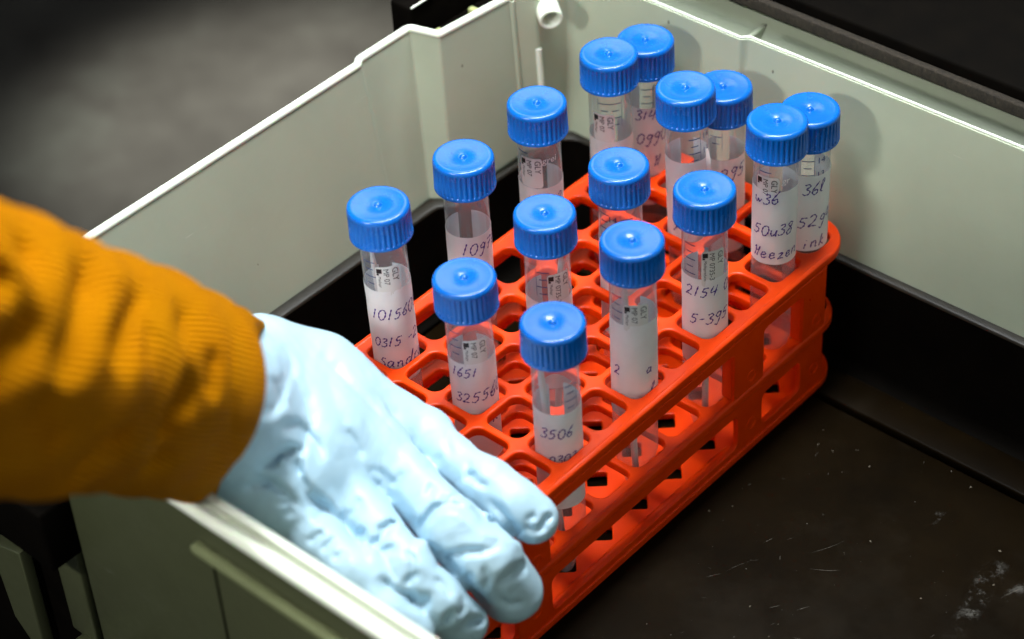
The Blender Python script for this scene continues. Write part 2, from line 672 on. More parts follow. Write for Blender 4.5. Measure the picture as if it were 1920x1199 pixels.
# the little ring boss in the corner
rb = MB()
ax = Vector((0.80, -0.60, -0.12)).normalized()
rot = ax.to_track_quat('Z', 'Y').to_matrix().to_4x4()
mt = Matrix.Translation((-42.5, 161, 51.5)) @ rot
rb.lathe([(3.3, -7), (4.9, -7), (5.0, 5.2), (4.6, 5.9), (3.7, 5.9), (3.3, 5.3), (3.2, -6)], 32, mt)
rb.build('ring_boss', M_RIM, box)
# black liner: ledge, wall and floor
ln = MB()
Lin = [(-52.5, -104), (-52.5, 99), (-46, 103), (-44, 165), (-38, 170.2), (280, 171.5), (282, 162), (282, -100), (278, -104)]
Lout = [(-58.4, -110.4), (-58.4, 101.5), (-50, 106), (-45, 173.2), (-43, 174.2), (284, 177), (288.2, 170), (288.2, -104), (282, -110.4)]
Lo2, Li2 = subdiv_outline(Lout, Lin, 3.0)
nL = len(Lo2)
rr = [[(x, y, -15.6) for x, y in Lo2], [(x, y, -15.6) for x, y in offset_out(Li2, 0.9)], [(x, y, -16.0) for x, y in offset_out(Li2, 0.25)],
      [(x, y, -16.8) for x, y in Li2], [(x, y, -62) for x, y in offset_out(Li2, -0.8)], [(x, y, -66.5) for x, y in offset_out(Li2, -2.0)],
      [(x, y, -68) for x, y in offset_out(Li2, -5.0)]]
vs = [v for r_ in rr for v in r_]
fs = []
for k in range(len(rr) - 1):
    for i in range(nL):
        j = (i + 1) % nL
        fs.append((k * nL + i, k * nL + j, (k + 1) * nL + j, (k + 1) * nL + i))
nl_ = 3 * nL
ledge = MB().add(vs, fs[:nl_])
ledge.build('liner_ledge', M_LEDGE, box, angle=50)
ln.add(vs, fs[nl_:])
ln.build('liner', M_BLACK, box, angle=50)
fl = MB()
fl.box(-46, 276, -98, 147.5, -72, -68, 0.8)
fl.build('tray_floor', M_FLOOR, box, angle=50)
MB().box(-46, 276, 150.2, 166.5, -72, -67.2, 1.0).build('floor_strip', M_FLOOR, box, angle=50)
MB().box(-60, 290, -112, 178, -76, -73).build('underside', M_BLACK, box)


def patch(name, pts_a, pts_b, z, m, parent):
    vs, fs, uv = [], [], []
    n = len(pts_a)
    K = 6
    for i in range(n):
        for k in range(K + 1):
            t = k / K
            vs.append((pts_a[i][0] * (1 - t) + pts_b[i][0] * t, pts_a[i][1] * (1 - t) + pts_b[i][1] * t, z))
            uv.append((t, i / (n - 1)))
    for i in range(n - 1):
        for k in range(K):
            fs.append((i * (K + 1) + k, (i + 1) * (K + 1) + k, (i + 1) * (K + 1) + k + 1, i * (K + 1) + k + 1))
    me = mesh_from(name, vs, fs, m, uvs=uv)
    o = bpy.data.objects.new(name, me)
    col.objects.link(o)
    o.parent = parent
    o.location = -parent.location
    return o


patch('scuff_mark', [(215.9, 69.6), (212.0, 89.4), (207.9, 110.0), (210.1, 116.6)], [(223.5, 75.8), (220.9, 93.2), (218.3, 109.8), (216.7, 117.1)], -67.9, M_SCUFF, box)
patch('scuff_mark', [(221.1, 103.5), (224.4, 114.6)], [(224.7, 99.6), (229.0, 107.1)], -67.9, M_SCUFF, box)
patch('scuff_mark', [(180.3, 114.4), (179.1, 123.3)], [(183.4, 115.8), (183.1, 125.7)], -67.9, M_SCUFF, box)


rs_ = random.Random(11)
hl = MB()
for k in range(34):
    cx_, cy_ = rs_.uniform(95, 275), rs_.uniform(-95, 143)
    if rs_.random() < 0.45:
        cx_, cy_ = rs_.gauss(150, 16), rs_.gauss(55, 28)
    ang_ = rs_.gauss(1.0, 0.5) if rs_.random() < 0.7 else rs_.uniform(0, 3.1)
    L_ = rs_.choice((2, 4, 6, 9, 16)) * rs_.uniform(0.6, 1.3)
    cv = rs_.gauss(0, 0.012)
    w_ = rs_.choice((0.05, 0.07, 0.11))
    vs_ = []
    for t in range(7):
        q = (t / 6 - 0.5) * L_
        x_, y_ = cx_ + q * math.cos(ang_ + cv * q), cy_ + q * math.sin(ang_ + cv * q)
        e_ = w_ * math.sin(math.pi * (t + 0.3) / 6.6)
        nx_, ny_ = -math.sin(ang_) * e_, math.cos(ang_) * e_
        vs_ += [(min(275, max(-44, x_ + nx_)), min(146, y_ + ny_), -67.93), (min(275, max(-44, x_ - nx_)), min(146, y_ - ny_), -67.93)]
    hl.add(vs_, [(2 * t, 2 * t + 1, 2 * t + 3, 2 * t + 2) for t in range(6)])
for k in range(150):
    cx_, cy_ = rs_.uniform(80, 275), rs_.uniform(-95, 145)
    r_ = rs_.choice((0.10, 0.13, 0.18, 0.18, 0.30))
    n_ = 6
    hl.add([(cx_ + r_ * rs_.uniform(0.6, 1.3) * math.cos(t * math.pi / 3), cy_ + r_ * rs_.uniform(0.6, 1.3) * math.sin(t * math.pi / 3), -67.9 + 0.05) for t in range(n_)],
           [tuple(range(n_))])
hs = hl.build('scratches_and_dust', plain('pale_dust', (0.045, 0.037, 0.027), 0.8), box, smooth=False)
hs['kind'] = 'stuff'

# front wall rim with its double ridge and the outer face seen from outside
fr = MB()
fr.box(-68, 298, -124.6, -121.2, 56.2, 60.4, 1.4)
fr.box(-68, 298, -131.0, -126.8, 55.2, 59.8, 1.8)
fr.box(-68, 298, -126.8, -123.2, 54.8, 57.9, 0.6)
fr.build('front_rim', M_RIM, box, angle=60)
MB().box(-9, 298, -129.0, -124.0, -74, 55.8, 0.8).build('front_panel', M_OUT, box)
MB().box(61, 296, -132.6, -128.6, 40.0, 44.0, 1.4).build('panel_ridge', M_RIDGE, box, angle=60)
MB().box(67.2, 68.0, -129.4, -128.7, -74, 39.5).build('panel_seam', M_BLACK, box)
# black block and fins at the left end of the front
MB().box(-66, -12, -140, -122, -12, 16, 1.5).build('black_block', M_BLACK, box)
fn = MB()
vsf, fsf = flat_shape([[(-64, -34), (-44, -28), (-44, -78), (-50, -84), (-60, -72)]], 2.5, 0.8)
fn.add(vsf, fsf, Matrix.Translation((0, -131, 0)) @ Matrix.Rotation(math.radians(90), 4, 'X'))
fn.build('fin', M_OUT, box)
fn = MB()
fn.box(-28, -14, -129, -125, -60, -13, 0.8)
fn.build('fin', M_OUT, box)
MB().box(-140, -8, -126, -122.4, -170, -12).build('dark_backing', M_BLACK, box)  # made-up black slab, darkens the recess and the corner beside it
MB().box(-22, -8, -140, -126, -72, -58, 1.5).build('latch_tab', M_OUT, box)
# outer shelf behind the rear wall
sh = MB()
sh.add([(-60, 186, 30), (300, 190, 30), (300, 212, 52), (-60, 210, 52), (-60, 187, 22), (300, 189, 22), (300, 240, 38), (-60, 240, 38)],
       [(0, 1, 2, 3), (4, 7, 6, 5), (0, 4, 5, 1), (3, 2, 6, 7)])
for xr in (31,):
    sh.box(xr, xr + 2.4, 187, 209, 24, 50, 0.8)
sh.build('rear_flange', M_WALL, box)

# dark slab of the neighbouring equipment, top right
slab = empty('equipment_lid', (150, 300, 60), 'black lid with a rough brown grey edge behind the box, top right corner', 'lid')
MB().box(-160, 520, 204.5, 560, 60, 70, 1.5).build('lid_top', M_BLACK, slab)
MB().box(-160, 520, 201.5, 204.8, 59.5, 65.0, 0.6).build('lid_edge', M_FOAM, slab)
MB().box(-160, 520, 214, 560, -10, 60.5).build('lid_body', M_BLACK, slab)

# black clip by the jog of the left wall
clip = empty('cable_clip', (-72, 128, 40), 'black clip with two yellow green contacts outside the box corner, top centre', 'clip')
cb = MB()
cb.box(-84, -72.5, 112, 190, 20, 66, 1.5)
cb.box(-72.5, -60, 113.5, 190, 20, 50, 1.0)
cb.build('clip_body', M_BLACK, clip)
MB().tube([(-72, 112.4, 66.2), (-72, 126, 66.2)], 0.5, 8).build('clip_highlight', M_RIM, clip)  # pale bar stands in for the highlight along the clip's edge
for yy in (120, 140):
    MB().box(-68, -60, yy, yy + 3.0, 50, 54, 0.8).box(-64, -60, yy + 6, yy + 8, 50, 53, 0.6).build('contact', M_BRASS, clip)

# ------------------------------------------------------------------ tube rack
PX, PY = 20.0, 21.1
Y0, Y1 = -88.6, 173.2
rack = empty('tube_rack', (50, 42, -68), 'orange red plastic rack of two stacked grid tiers holding the tubes, gripped by the glove', 'tube rack')


def plate_outline(y0=Y0, y1=Y1, x0=-4.6, x1=104.6, r=17.0):
    cx, cy = (x0 + x1) / 2, (y0 + y1) / 2
    return rrect(cx, cy, (x1 - x0) / 2, (y1 - y0) / 2, r, 14)


def cell_hole(i, j, grow=0.0):
    return rrect((i + 0.5) * PX, (j + 0.5) * PY, 8.55 + grow, 9.0 + grow, 3.9, 6)


def corner_hole(i, j):
    return rrect((i + 0.5) * PX, (j + 0.5) * PY, 8.6, 8.9, 6.4, 8)


def grid_shelf(z_top, thick, y0=Y0, y1=Y1):
    holes = []
    for i in range(5):
        for j in range(-4, 8):
            holes.append(corner_hole(i, j) if (i in (0, 4) and j in (-4, 7)) else cell_hole(i, j))
    vs, fs = flat_shape([plate_outline(y0, y1)] + holes, thick / 2, 0.75, 2)
    mb = MB()
    mb.add(vs, fs, Matrix.Translation((0, 0, z_top - thick / 2)))
    # raised rounded border along both long sides
    for x in (-3.1, 103.1):
        mb.tube([(x, -71, z_top - 1.25), (x, 155, z_top - 1.25)], 1.5, 12)
    return mb


ts = grid_shelf(0, 4.2)
ts.build('top_shelf', M_RACK, rack)
grid_shelf(-34.2, 4.0, -87.4, 169.8).build('middle_shelf', M_RACK, rack)
holes = [rrect((i + 0.5) * PX, (j + 0.5) * PY, 3.9, 3.9, 0.9, 3, math.radians(42)) for i in range(5) for j in range(-4, 8)]
vs, fs = flat_shape([plate_outline(-86.0, 168.6)] + holes, 1.6, 0.5, 2)
MB().add(vs, fs, Matrix.Translation((0, 0, -65.0))).build('base_shelf', M_RACK, rack)


def side(y0, y1, zt, zb, windows, x, notch):
    if notch:
        pts = [(y1, zt), (y0, zt), (y0, zb)]
        for a, b, t in sorted(windows):
            r = 2.2
            pts += [(a, zb), (a, t - r), (a + 0.6, t - 0.6), (a + r, t), (b - r, t), (b - 0.6, t - 0.6), (b, t - r), (b, zb)]
        pts += [(y1, zb)]
        sp = [pts]
    else:
        sp = [[(y0, zb), (y1, zb), (y1, zt), (y0, zt)]]
        for a, b, t, bt in windows:
            sp.append(rrect((a + b) / 2, (t + bt) / 2, (b - a) / 2, (t - bt) / 2, 3.2, 5))
    vs, fs = flat_shape(sp, 1.2, 0.35, 2)
    # local (X=y, Y=z, Z=thickness) -> world
    m = Matrix(((0, 0, 1, x), (1, 0, 0, 0), (0, 1, 0, 0), (0, 0, 0, 1)))
    mb = MB().add(vs, fs, m)
    return mb


for x, sgn in ((102.9, 1), (-2.9, -1)):
    up = side(-69.2, 153.7, -3.6, -33.9, [(-55, -30.5, -10), (-12, 95, -10), (113.4, 138.8, -10)], x, True)
    up.tube([(x + sgn * 1.15, -69, -4.7), (x + sgn * 1.15, 153.4, -4.7)], 0.4, 8)
    # posts stand a little proud, with a small round mark
    for a, b in ((-69.2, -55), (-30.5, -12), (95, 113.4), (138.8, 153.7)):
        yc = (a + b) / 2 + (1.5 if b < 150 else 1.8)
        up.tube([(x + sgn * 1.25, yc + 2.6 * math.cos(t * math.pi / 12), -28 + 2.6 * math.sin(t * math.pi / 12)) for t in range(24)], 0.28, 6, closed=True)
        for e in (a + 0.4, b - 0.4):
            up.box(min(x - sgn * 4.6, x), max(x - sgn * 4.6, x), e - 0.7, e + 0.7, -33.6, -5)
    up.build('upper_side_wall', M_RACK, rack)
    lo = side(-69.2, 153.4, -37.6, -68.0, [(-55, -30.5, -43.5, -60), (-12, 98, -43.5, -60.5), (113.5, 138.6, -43.5, -59.5)], x - sgn * 0.3, False)
    lo.tube([(x + sgn * 0.9, -69, -38.2), (x + sgn * 0.9, 153.2, -38.2)], 0.4, 8)
    lo.tube([(x + sgn * 0.3, -68, -36.6), (x + sgn * 0.3, 152.8, -36.6)], 0.9, 8)
    for yc in (-21, 106.5, 147.8, -62):
        lo.tube([(x + sgn * 0.95, yc + 2.6 * math.cos(t * math.pi / 12), -53.5 + 2.6 * math.sin(t * math.pi / 12)) for t in range(24)], 0.28, 6, closed=True)
    lo.box(min(x - sgn * 3.4, x), max(x - sgn * 3.4, x), -11, 97, -63.6, -60.4, 0.8)
    lo.build('lower_side_wall', M_RACK, rack)
# end walls, set back under the rounded ends
for y, s_ in ((152.4, 1), (-68, -1)):
    for zt, zb, nm in ((-3.8, -33.8, 'end_wall'), (-37.8, -68.0, 'end_wall')):
        e = MB()
        sp = [[(-2, zb), (102, zb), (102, zt), (-2, zt)], rrect(26, (zt + zb) / 2 - 1, 18, 8, 3, 4), rrect(74, (zt + zb) / 2 - 1, 18, 8, 3, 4)]
        vs, fs = flat_shape(sp, 1.0, 0.3, 1)
        m = Matrix(((1, 0, 0, 0), (0, 0, 1, y), (0, 1, 0, 0), (0, 0, 0, 1)))
        e.add(vs, fs, m).build(nm, M_RACK, rack)
# raised row numbers along the right border
nb = MB()
for k in range(1, 13):
    vs, fs = text_shape(str(k), 3.2)
    yy = (k - 5 + 0.5) * PY + (9.0 if k < 12 else -4.0)
    nb.add([(98.0 + v[0] * 0.7 - v[1] * 0.7 + 1.6, yy + v[0] * 0.7 + v[1] * 0.7, 0.12) for v in vs], fs)
nb.build('row_numbers', M_RACK, rack)
# ------------------------------------------------------------------ handwriting strokes (unit height 1, pen strokes)
GL = {
    '0': [[(.30, 1), (.08, .80), (.02, .40), (.20, .02), (.45, .10), (.58, .50), (.50, .88), (.30, 1.0)]],
    '1': [[(.22, .95), (.16, .5), (.10, .02)]],
    '2': [[(.02, .80), (.25, 1.0), (.48, .82), (.40, .50), (.02, .06), (.25, .10), (.60, .04)]],
    '3': [[(.05, .90), (.35, 1.0), (.48, .80), (.22, .55), (.50, .38), (.42, .08), (.10, .0), (.0, .12)]],
    '4': [[(.22, 1.0), (.05, .45), (.30, .42), (.62, .50)], [(.58, 1.0), (.42, .0)]],
    '5': [[(.62, 1.0), (.22, .95), (.14, .58), (.42, .60), (.50, .30), (.28, .02), (.0, .08)]],
    '6': [[(.48, 1.15), (.18, .70), (.02, .28), (.22, .0), (.46, .18), (.36, .46), (.10, .32)]],
    '7': [[(.02, .92), (.30, .98), (.58, .96), (.36, .5), (.22, .0)], [(.12, .5), (.52, .54)]],
    '8': [[(.50, .88), (.26, 1.0), (.10, .80), (.42, .45), (.40, .08), (.12, .0), (.04, .26), (.34, .52), (.54, .90)]],
    '9': [[(.48, .72), (.28, .95), (.06, .70), (.22, .48), (.46, .62), (.50, .88), (.42, .30), (.24, -.22), (.06, -.10)]],
    'u': [[(.02, .60), (.04, .22), (.20, .05), (.40, .30), (.46, .60), (.46, .0)]],
    'w': [[(.00, .60), (.06, .18), (.24, .06), (.34, .40), (.44, .10), (.66, .40)]],
    '-': [[(.0, .45), (.35, .52)]],
    'S': [[(.45, .95), (.18, .98), (.08, .70), (.38, .45), (.34, .08), (.02, .06)]],
    'C': [[(.42, .92), (.15, .90), (.02, .45), (.18, .06), (.48, .16)]],
    'a': [[(.42, .50), (.18, .56), (.02, .25), (.18, .02), (.40, .28), (.44, .52), (.42, .12), (.56, .04)]],
    'n': [[(.02, .52), (.04, .02)], [(.04, .32), (.24, .54), (.38, .42), (.40, .04), (.50, .04)]],
    'd': [[(.40, .48), (.16, .54), (.02, .22), (.18, .02), (.40, .28), (.58, 1.05), (.46, .10), (.58, .02)]],
    'r': [[(.04, .52), (.06, .02)], [(.06, .34), (.22, .54), (.36, .50)]],
    'e': [[(.04, .28), (.34, .36), (.30, .54), (.10, .50), (.04, .20), (.20, .02), (.46, .16)]],
    'z': [[(.02, .50), (.42, .54), (.06, .02), (.30, .06), (.52, .02)]],
    'H': [[(.05, .80), (.14, .98), (.18, .50), (.10, .0)], [(.14, .50), (.42, .62)], [(.52, 1.0), (.36, .02)]],
    'i': [[(.06, .50), (.02, .04)], [(.10, .80), (.11, .84)]],
    'k': [[(.16, 1.1), (.02, .02)], [(.38, .62), (.12, .36), (.46, .02)]],
    'y': [[(.02, .55), (.10, .20), (.26, .22)], [(.38, .60), (.24, .0), (.02, -.40)]],
    'J': [[(.40, .95), (.30, .20), (.14, .0), (.0, .18)]],
    'c': [[(.36, .50), (.10, .50), (.02, .20), (.16, .02), (.40, .10)]],
    'l': [[(.04, .15), (.30, .85), (.24, 1.05), (.10, .80), (.10, .15), (.26, .04)]],
    '.': [[(.05, .02), (.10, .06)]],
    '#': [[(.0, .5), (.2, .8), (.35, .2), (.15, .1), (.05, .6), (.4, .7), (.3, .3), (.1, .4), (.45, .5), (.2, .15), (.5, .25)]],
    ' ': [],
}


def catmull(pts, n=6):
    if len(pts) < 3:
        return [tuple(Vector(pts[0]).lerp(Vector(pts[-1]), t / n)) for t in range(n + 1)]
    P = [pts[0]] + list(pts) + [pts[-1]]
    out = []
    for i in range(1, len(P) - 2):
        p0, p1, p2, p3 = [Vector(P[i + k]) for k in (-1, 0, 1, 2)]
        for t in range(n):
            t /= n
            out.append(tuple(0.5 * ((2 * p1) + (p2 - p0) * t + (2 * p0 - 5 * p1 + 4 * p2 - p3) * t * t + (3 * p1 - p0 - 3 * p2 + p3) * t ** 3)))
    out.append(tuple(P[-2]))
    return out


def write(mb, text, s0, z0, h, r, slant=0.18, w=0.30, rise=0.06, rnd=None):
    """pen strokes on a cylinder of radius r; s = arc length from the side facing the room, z = height"""
    x = 0.0
    for ch in text:
        k = h * rnd.uniform(0.88, 1.12)
        yo = rnd.uniform(-0.06, 0.06) * h
        wid = 0.34
        for st in GL[ch]:
            q = catmull([(p[0], p[1]) for p in st])
            pts = [(s0 + x + (p[0] + slant * p[1]) * k * 0.95, z0 + yo + p[1] * k + rise * (x + p[0] * k)) for p in q]
            vs, fs = [], []
            for i, p in enumerate(pts):
                a = Vector(pts[max(0, i - 1)])
                b = Vector(pts[min(len(pts) - 1, i + 1)])
                t = b - a
                if t.length < 1e-6:
                    t = Vector((1, 0))
                t.normalize()
                ww = w * (0.75 + 0.35 * math.sin(i * 1.3 + x))
                for sg in (-1, 1):
                    s_ = p[0] - t.y * ww * sg
                    z_ = p[1] + t.x * ww * sg
                    vs.append((r * math.cos(s_ / r), r * math.sin(s_ / r), z_))
            for i in range(len(pts) - 1):
                fs.append((2 * i, 2 * i + 2, 2 * i + 3, 2 * i + 1))
            mb.add(vs, fs)
            wid = max(wid, max(p[0] for p in st))
        x += (wid + 0.16) * k


def wrap_text(mb, body, size, s0, z0, r, down=False, mirror=False, shear=0.0):
    vs, fs = text_shape(body, size, shear)
    out = []
    for x, y, _ in vs:
        if mirror:
            x = -x
        if down:
            s_, z_ = s0 + y, z0 - x
        else:
            s_, z_ = s0 + x, z0 + y
        out.append((r * math.cos(s_ / r), r * math.sin(s_ / r), z_))
    mb.add(out, fs)


def wrap_patch(mb, s0, s1, z0, z1, r, n=None, wav=0.0, rc=0.0, rnd=None):
    n = n or max(2, int(abs(s1 - s0) / 0.8))
    m = max(2, int((z1 - z0) / 2.5))
    ph = rnd.uniform(0, 6) if rnd else 0
    vs, fs = [], []
    for i in range(n + 1):
        s_ = s0 + (s1 - s0) * i / n
        cut = 0.0
        if rc:
            e = min(s_ - s0, s1 - s_)
            if e < rc:
                cut = rc - math.sqrt(max(0, rc * rc - (rc - e) ** 2))
        for k in range(m + 1):
            z_ = (z0 + cut) + (z1 - z0 - 2 * cut) * k / m
            rr_ = r + wav * (math.sin(s_ * 0.55 + ph + z_ * 0.16) * math.sin(z_ * 0.23 + ph * 2) + 0.6 * math.sin(s_ * 1.1 - z_ * 0.5 + ph))
            vs.append((rr_ * math.cos(s_ / r), rr_ * math.sin(s_ / r), z_))
    for i in range(n):
        for k in range(m):
            a = i * (m + 1) + k
            fs.append((a, a + m + 1, a + m + 2, a + 1))
    mb.add(vs, fs)


# ------------------------------------------------------------------ sample tubes
TR = 8.45          # tube radius
TL = 121.5        # base to top of the cap
CAPH = 13.4
ZC = TL - CAPH    # z of the cap's lower edge


def cap_mesh():
    mb = MB()
    n = 252
    R_ = 11.55

    def rib(k, a):
        if k in (4, 5):
            c = math.cos(a * 36)
            return 0.0 if c > 0.0 else -0.55 * min(1.0, -c * 2.2)
        return 0.0
    prof = [(9.3, 0.2), (11.2, 0.0), (11.6, 0.35), (11.55, 1.35), (11.5, 1.55), (11.4, 11.1), (11.38, 11.4), (11.35, 12.0), (11.15, 12.75), (10.7, 13.2), (10.0, 13.4),
            (9.2, 13.28), (6.0, 13.05), (2.6, 13.0), (2.1, 12.72), (1.55, 12.66), (1.25, 12.95), (1.0, 13.45), (0.55, 13.75), (0.15, 13.8)]
    mb.lathe(prof, n, rib=rib)
    return mesh_from('cap', mb.v, mb.f, M_CAP, angle=48)


def body_mesh():
    mb = MB()
    prof = [(0.2, 0.0), (1.6, 0.1), (2.6, 0.7), (3.2, 2.0), (8.0, 21.0), (8.5, 23.5), (TR, 26), (TR, 60), (TR, 95), (TR, ZC - 3.2), (TR + 0.5, ZC - 2.6), (TR + 0.5, ZC + 1)]
    mb.lathe(prof[::-1], 64)
    return mesh_from('tube_body', mb.v, mb.f, M_CLEAR, angle=40)


CAP_ME = cap_mesh()
BODY_ME = body_mesh()

TUBES = [
    dict(cap=(9.2, 9.9, 68.5), bot=(10.2, 10.7), lt=18, lb=62, ink=[('1015605', 33, -8.0, 4.2), ('0315 -2', 46, -8.5, 4.0), ('Sandra', 56, -7.0, 4.6)],
         stick=(0.5, 6.5, 13.5), grad=[(-6.5, 5, 17, 0, -1)], swab=(-0.9, 5.0), swablabel='white swab shaft inside the leftmost tube, behind its sticker',
         label='leftmost tube, blue cap tilting left, label reading 1015605 and 0315, beside the glove'),
    dict(cap=(10.4, 53.1, 65.0), bot=(9.9, 52.6), lt=16, lb=60, ink=[('109766', 26, -3.2, 4.6)], stick=None, ls=1.0, grad=[(15.5, 6, 15, 11, 1)],
         label='tube with label reading 109766, second from the left in the rear row'),
    dict(cap=(9.6, 95.0, 65.5), bot=(10.1, 94.9), lt=19, lb=60, ink=[('2', 29, 6.5, 4.2)], stick=(-3.8, 5.0, 13.8), grad=[(-7.5, 3, 12, 0, -1)], white=('grei', 0.8, 7.5),
         label='tube with white maker print under its cap, middle tube of the rear row'),
    dict(cap=(10.1, 136.8, 65.5), bot=(10.0, 137.3), lt=21, lb=60, ink=[], stick=(-3.0, 8.0, 13.0), grad=[(-2.5, 3, 7, 0, -1), (2.0, 3, 14, 0, 1)],
         label='tube in the rear row overlapping the farthest tube, small GLY sticker and a blank label'),
    dict(cap=(10.5, 158.7, 60.5), bot=(9.8, 158.1), lt=12, lb=60, ink=[('314', 19, -4.5, 4.0), ('0990', 31, -4.0, 4.8), ('H', 42, 3.0, 4.6)], stick=None, grad=[(0.5, 3, 11, 14, 1)],
         label='farthest tube at the back corner, label reading 314 and 0990'),
    dict(cap=(49.5, 10.0, 55.5), bot=(50.3, 10.8), lt=18, lb=66, ink=[('1651', 26, -8.6, 3.8), ('325560', 38, -7.8, 4.2), ('k', 50, 6.0, 4.4)], stick=(1.6, 7.0, 12.5),
         grad=[(-6.0, 4, 17, 0, -1)],
         label='tube with label reading 1651 and 325560, in front of the gloved fingers'),
    dict(cap=(49.8, 52.7, 58.0), bot=(50.1, 52.8), lt=20, lb=62, ink=[('32', 50, -6.0, 4.0)], stick=(4.2, 7.0, 14.0), grad=[(-2.0, 6, 17, 0, -1)], swab=(1.2, 3.0),
         swablabel='white swab shaft inside the centre tube behind its GLY sticker',
         label='centre tube of the middle row, GLY sticker at right, cap above the front left cap'),
    dict(cap=(49.9, 94.3, 55.0), bot=(50.1, 95.3), lt=17, lb=62, ink=[('29', 52, 3.0, 4.0)], stick=None, grad=[(2.4, 4.5, 14, 14, -1), (-6.8, 3, 14, 0, -1)],
         label='tube marked 14 just under its cap, in the middle of the rack'),
    dict(cap=(48.3, 136.0, 66.0), bot=(50.5, 137.5), lt=14, lb=56, ink=[('y#e', 47, -6.5, 4.2)], stick=None, grad=[(3.0, 3.5, 13.5, 14, 1)], flap=(8.2, 10, 24),
         label='tube with a peeling blank label and a scribble low down, behind the marked 2154 tube'),
    dict(cap=(49.5, 157.9, 55.0), bot=(50.3, 158.4), lt=14, lb=60, ink=[('295', 25, -1.5, 4.8), ('.-', 34, 0.5, 3.6)], stick=None, grad=[(-3.0, 3, 9, 0, 1)],
         label='tube with label reading 295, half hidden in the middle of the far end'),
    dict(cap=(90.0, 10.4, 56.0), bot=(90.0, 10.6), lt=20, lb=66, ink=[('3506', 33, -7.0, 3.9), ('0303', 45, -4.0, 3.4), ('r', 56, -6.0, 4.6)], stick=None, grad=[(5.2, 8, 19, 0, 1)], swab=(-1.3, 2.0),
         swablabel='pale swab shaft inside the nearest tube by the index finger',
         label='nearest tube, beside the index fingertip, label reading 3506'),
    dict(cap=(90.2, 53.0, 65.0), bot=(89.9, 52.7), lt=17, lb=62, ink=[('2', 43, -8.6, 3.6), ('a', 42, 4.5, 4.0), ('l', 53, 6.0, 5.2)], stick=(1.0, 7.5, 12), grad=[(-6.5, 5, 16, 0, -1)], swab=(-0.6, 2.0),
         swablabel='white swab shaft inside the second front row tube with the crumpled label',
         label='tube with a crumpled nearly blank label, second in the front row', ),
    dict(cap=(89.6, 94.7, 62.0), bot=(90.1, 95.0), lt=20, lb=62, ink=[('2154 0', 30, -8.0, 4.2), ('5-395', 43, -6.0, 4.4), ('-Jc', 57, -4.0, 4.2)], stick=(3.4, 7.0, 16.5), grad=[(-6.0, 5, 19, 0, -1)], swab=(0.1, 10.0),
         swablabel='white swab shaft inside the tube whose label reads 2154 and 5-395',
         label='tube with label reading 2154 and 5-395, middle of the front row'),
    dict(cap=(90.1, 137.4, 68.0), bot=(90.0, 137.1), lt=11.5, lb=46, ink=[('w36', 19, -8.6, 4.2), ('50u38', 34, -8.8, 4.4), ('Heezen', 45, -8.6, 4.6)], stick=(-3.2, 5.0, 7.0), grad=[(-4.0, 3, 6, 0, -1)],
         white=('gr', 2.4, 8.0),
         label='tube with short label reading 50438 and Heezen, far end of the front row'),
    dict(cap=(90.1, 158.0, 61.5), bot=(90.0, 158.3), lt=10, lb=46, ink=[('36l', 20, -1.6, 4.4), ('5294', 36, -3.2, 4.8), ('ink', 46, -0.5, 4.6)], stick=None, grad=[(0.0, 3, 9.8, 14, 1)],
         label='tube at the rounded far right corner of the rack, label reading 361 and 5294'),
]



def graduations(mb, s0, z_top, z_bot, nums, rnd, side_=1):
    r = TR + 0.06
    z = z_top
    k = 0
    n = nums[0]
    step = 6.6
    while z > z_bot:
        L = 4.8 if k % 2 == 0 else 3.0
        wrap_patch(mb, s0 - L / 2 * (1 + side_ * 0), s0 + L / 2, z - 0.2, z + 0.2, r)
        if k % 2 == 0 and n > 0:
            wrap_text(mb, str(n), 3.9, s0 + (3.4 if side_ > 0 else -7.6), z - 1.4, r)
            n -= 1
        z -= step / 2
        k += 1
    wrap_patch(mb, s0 + 2.6 * side_ - 0.08, s0 + 2.6 * side_ + 0.08, z_bot, z_top + 2, r)


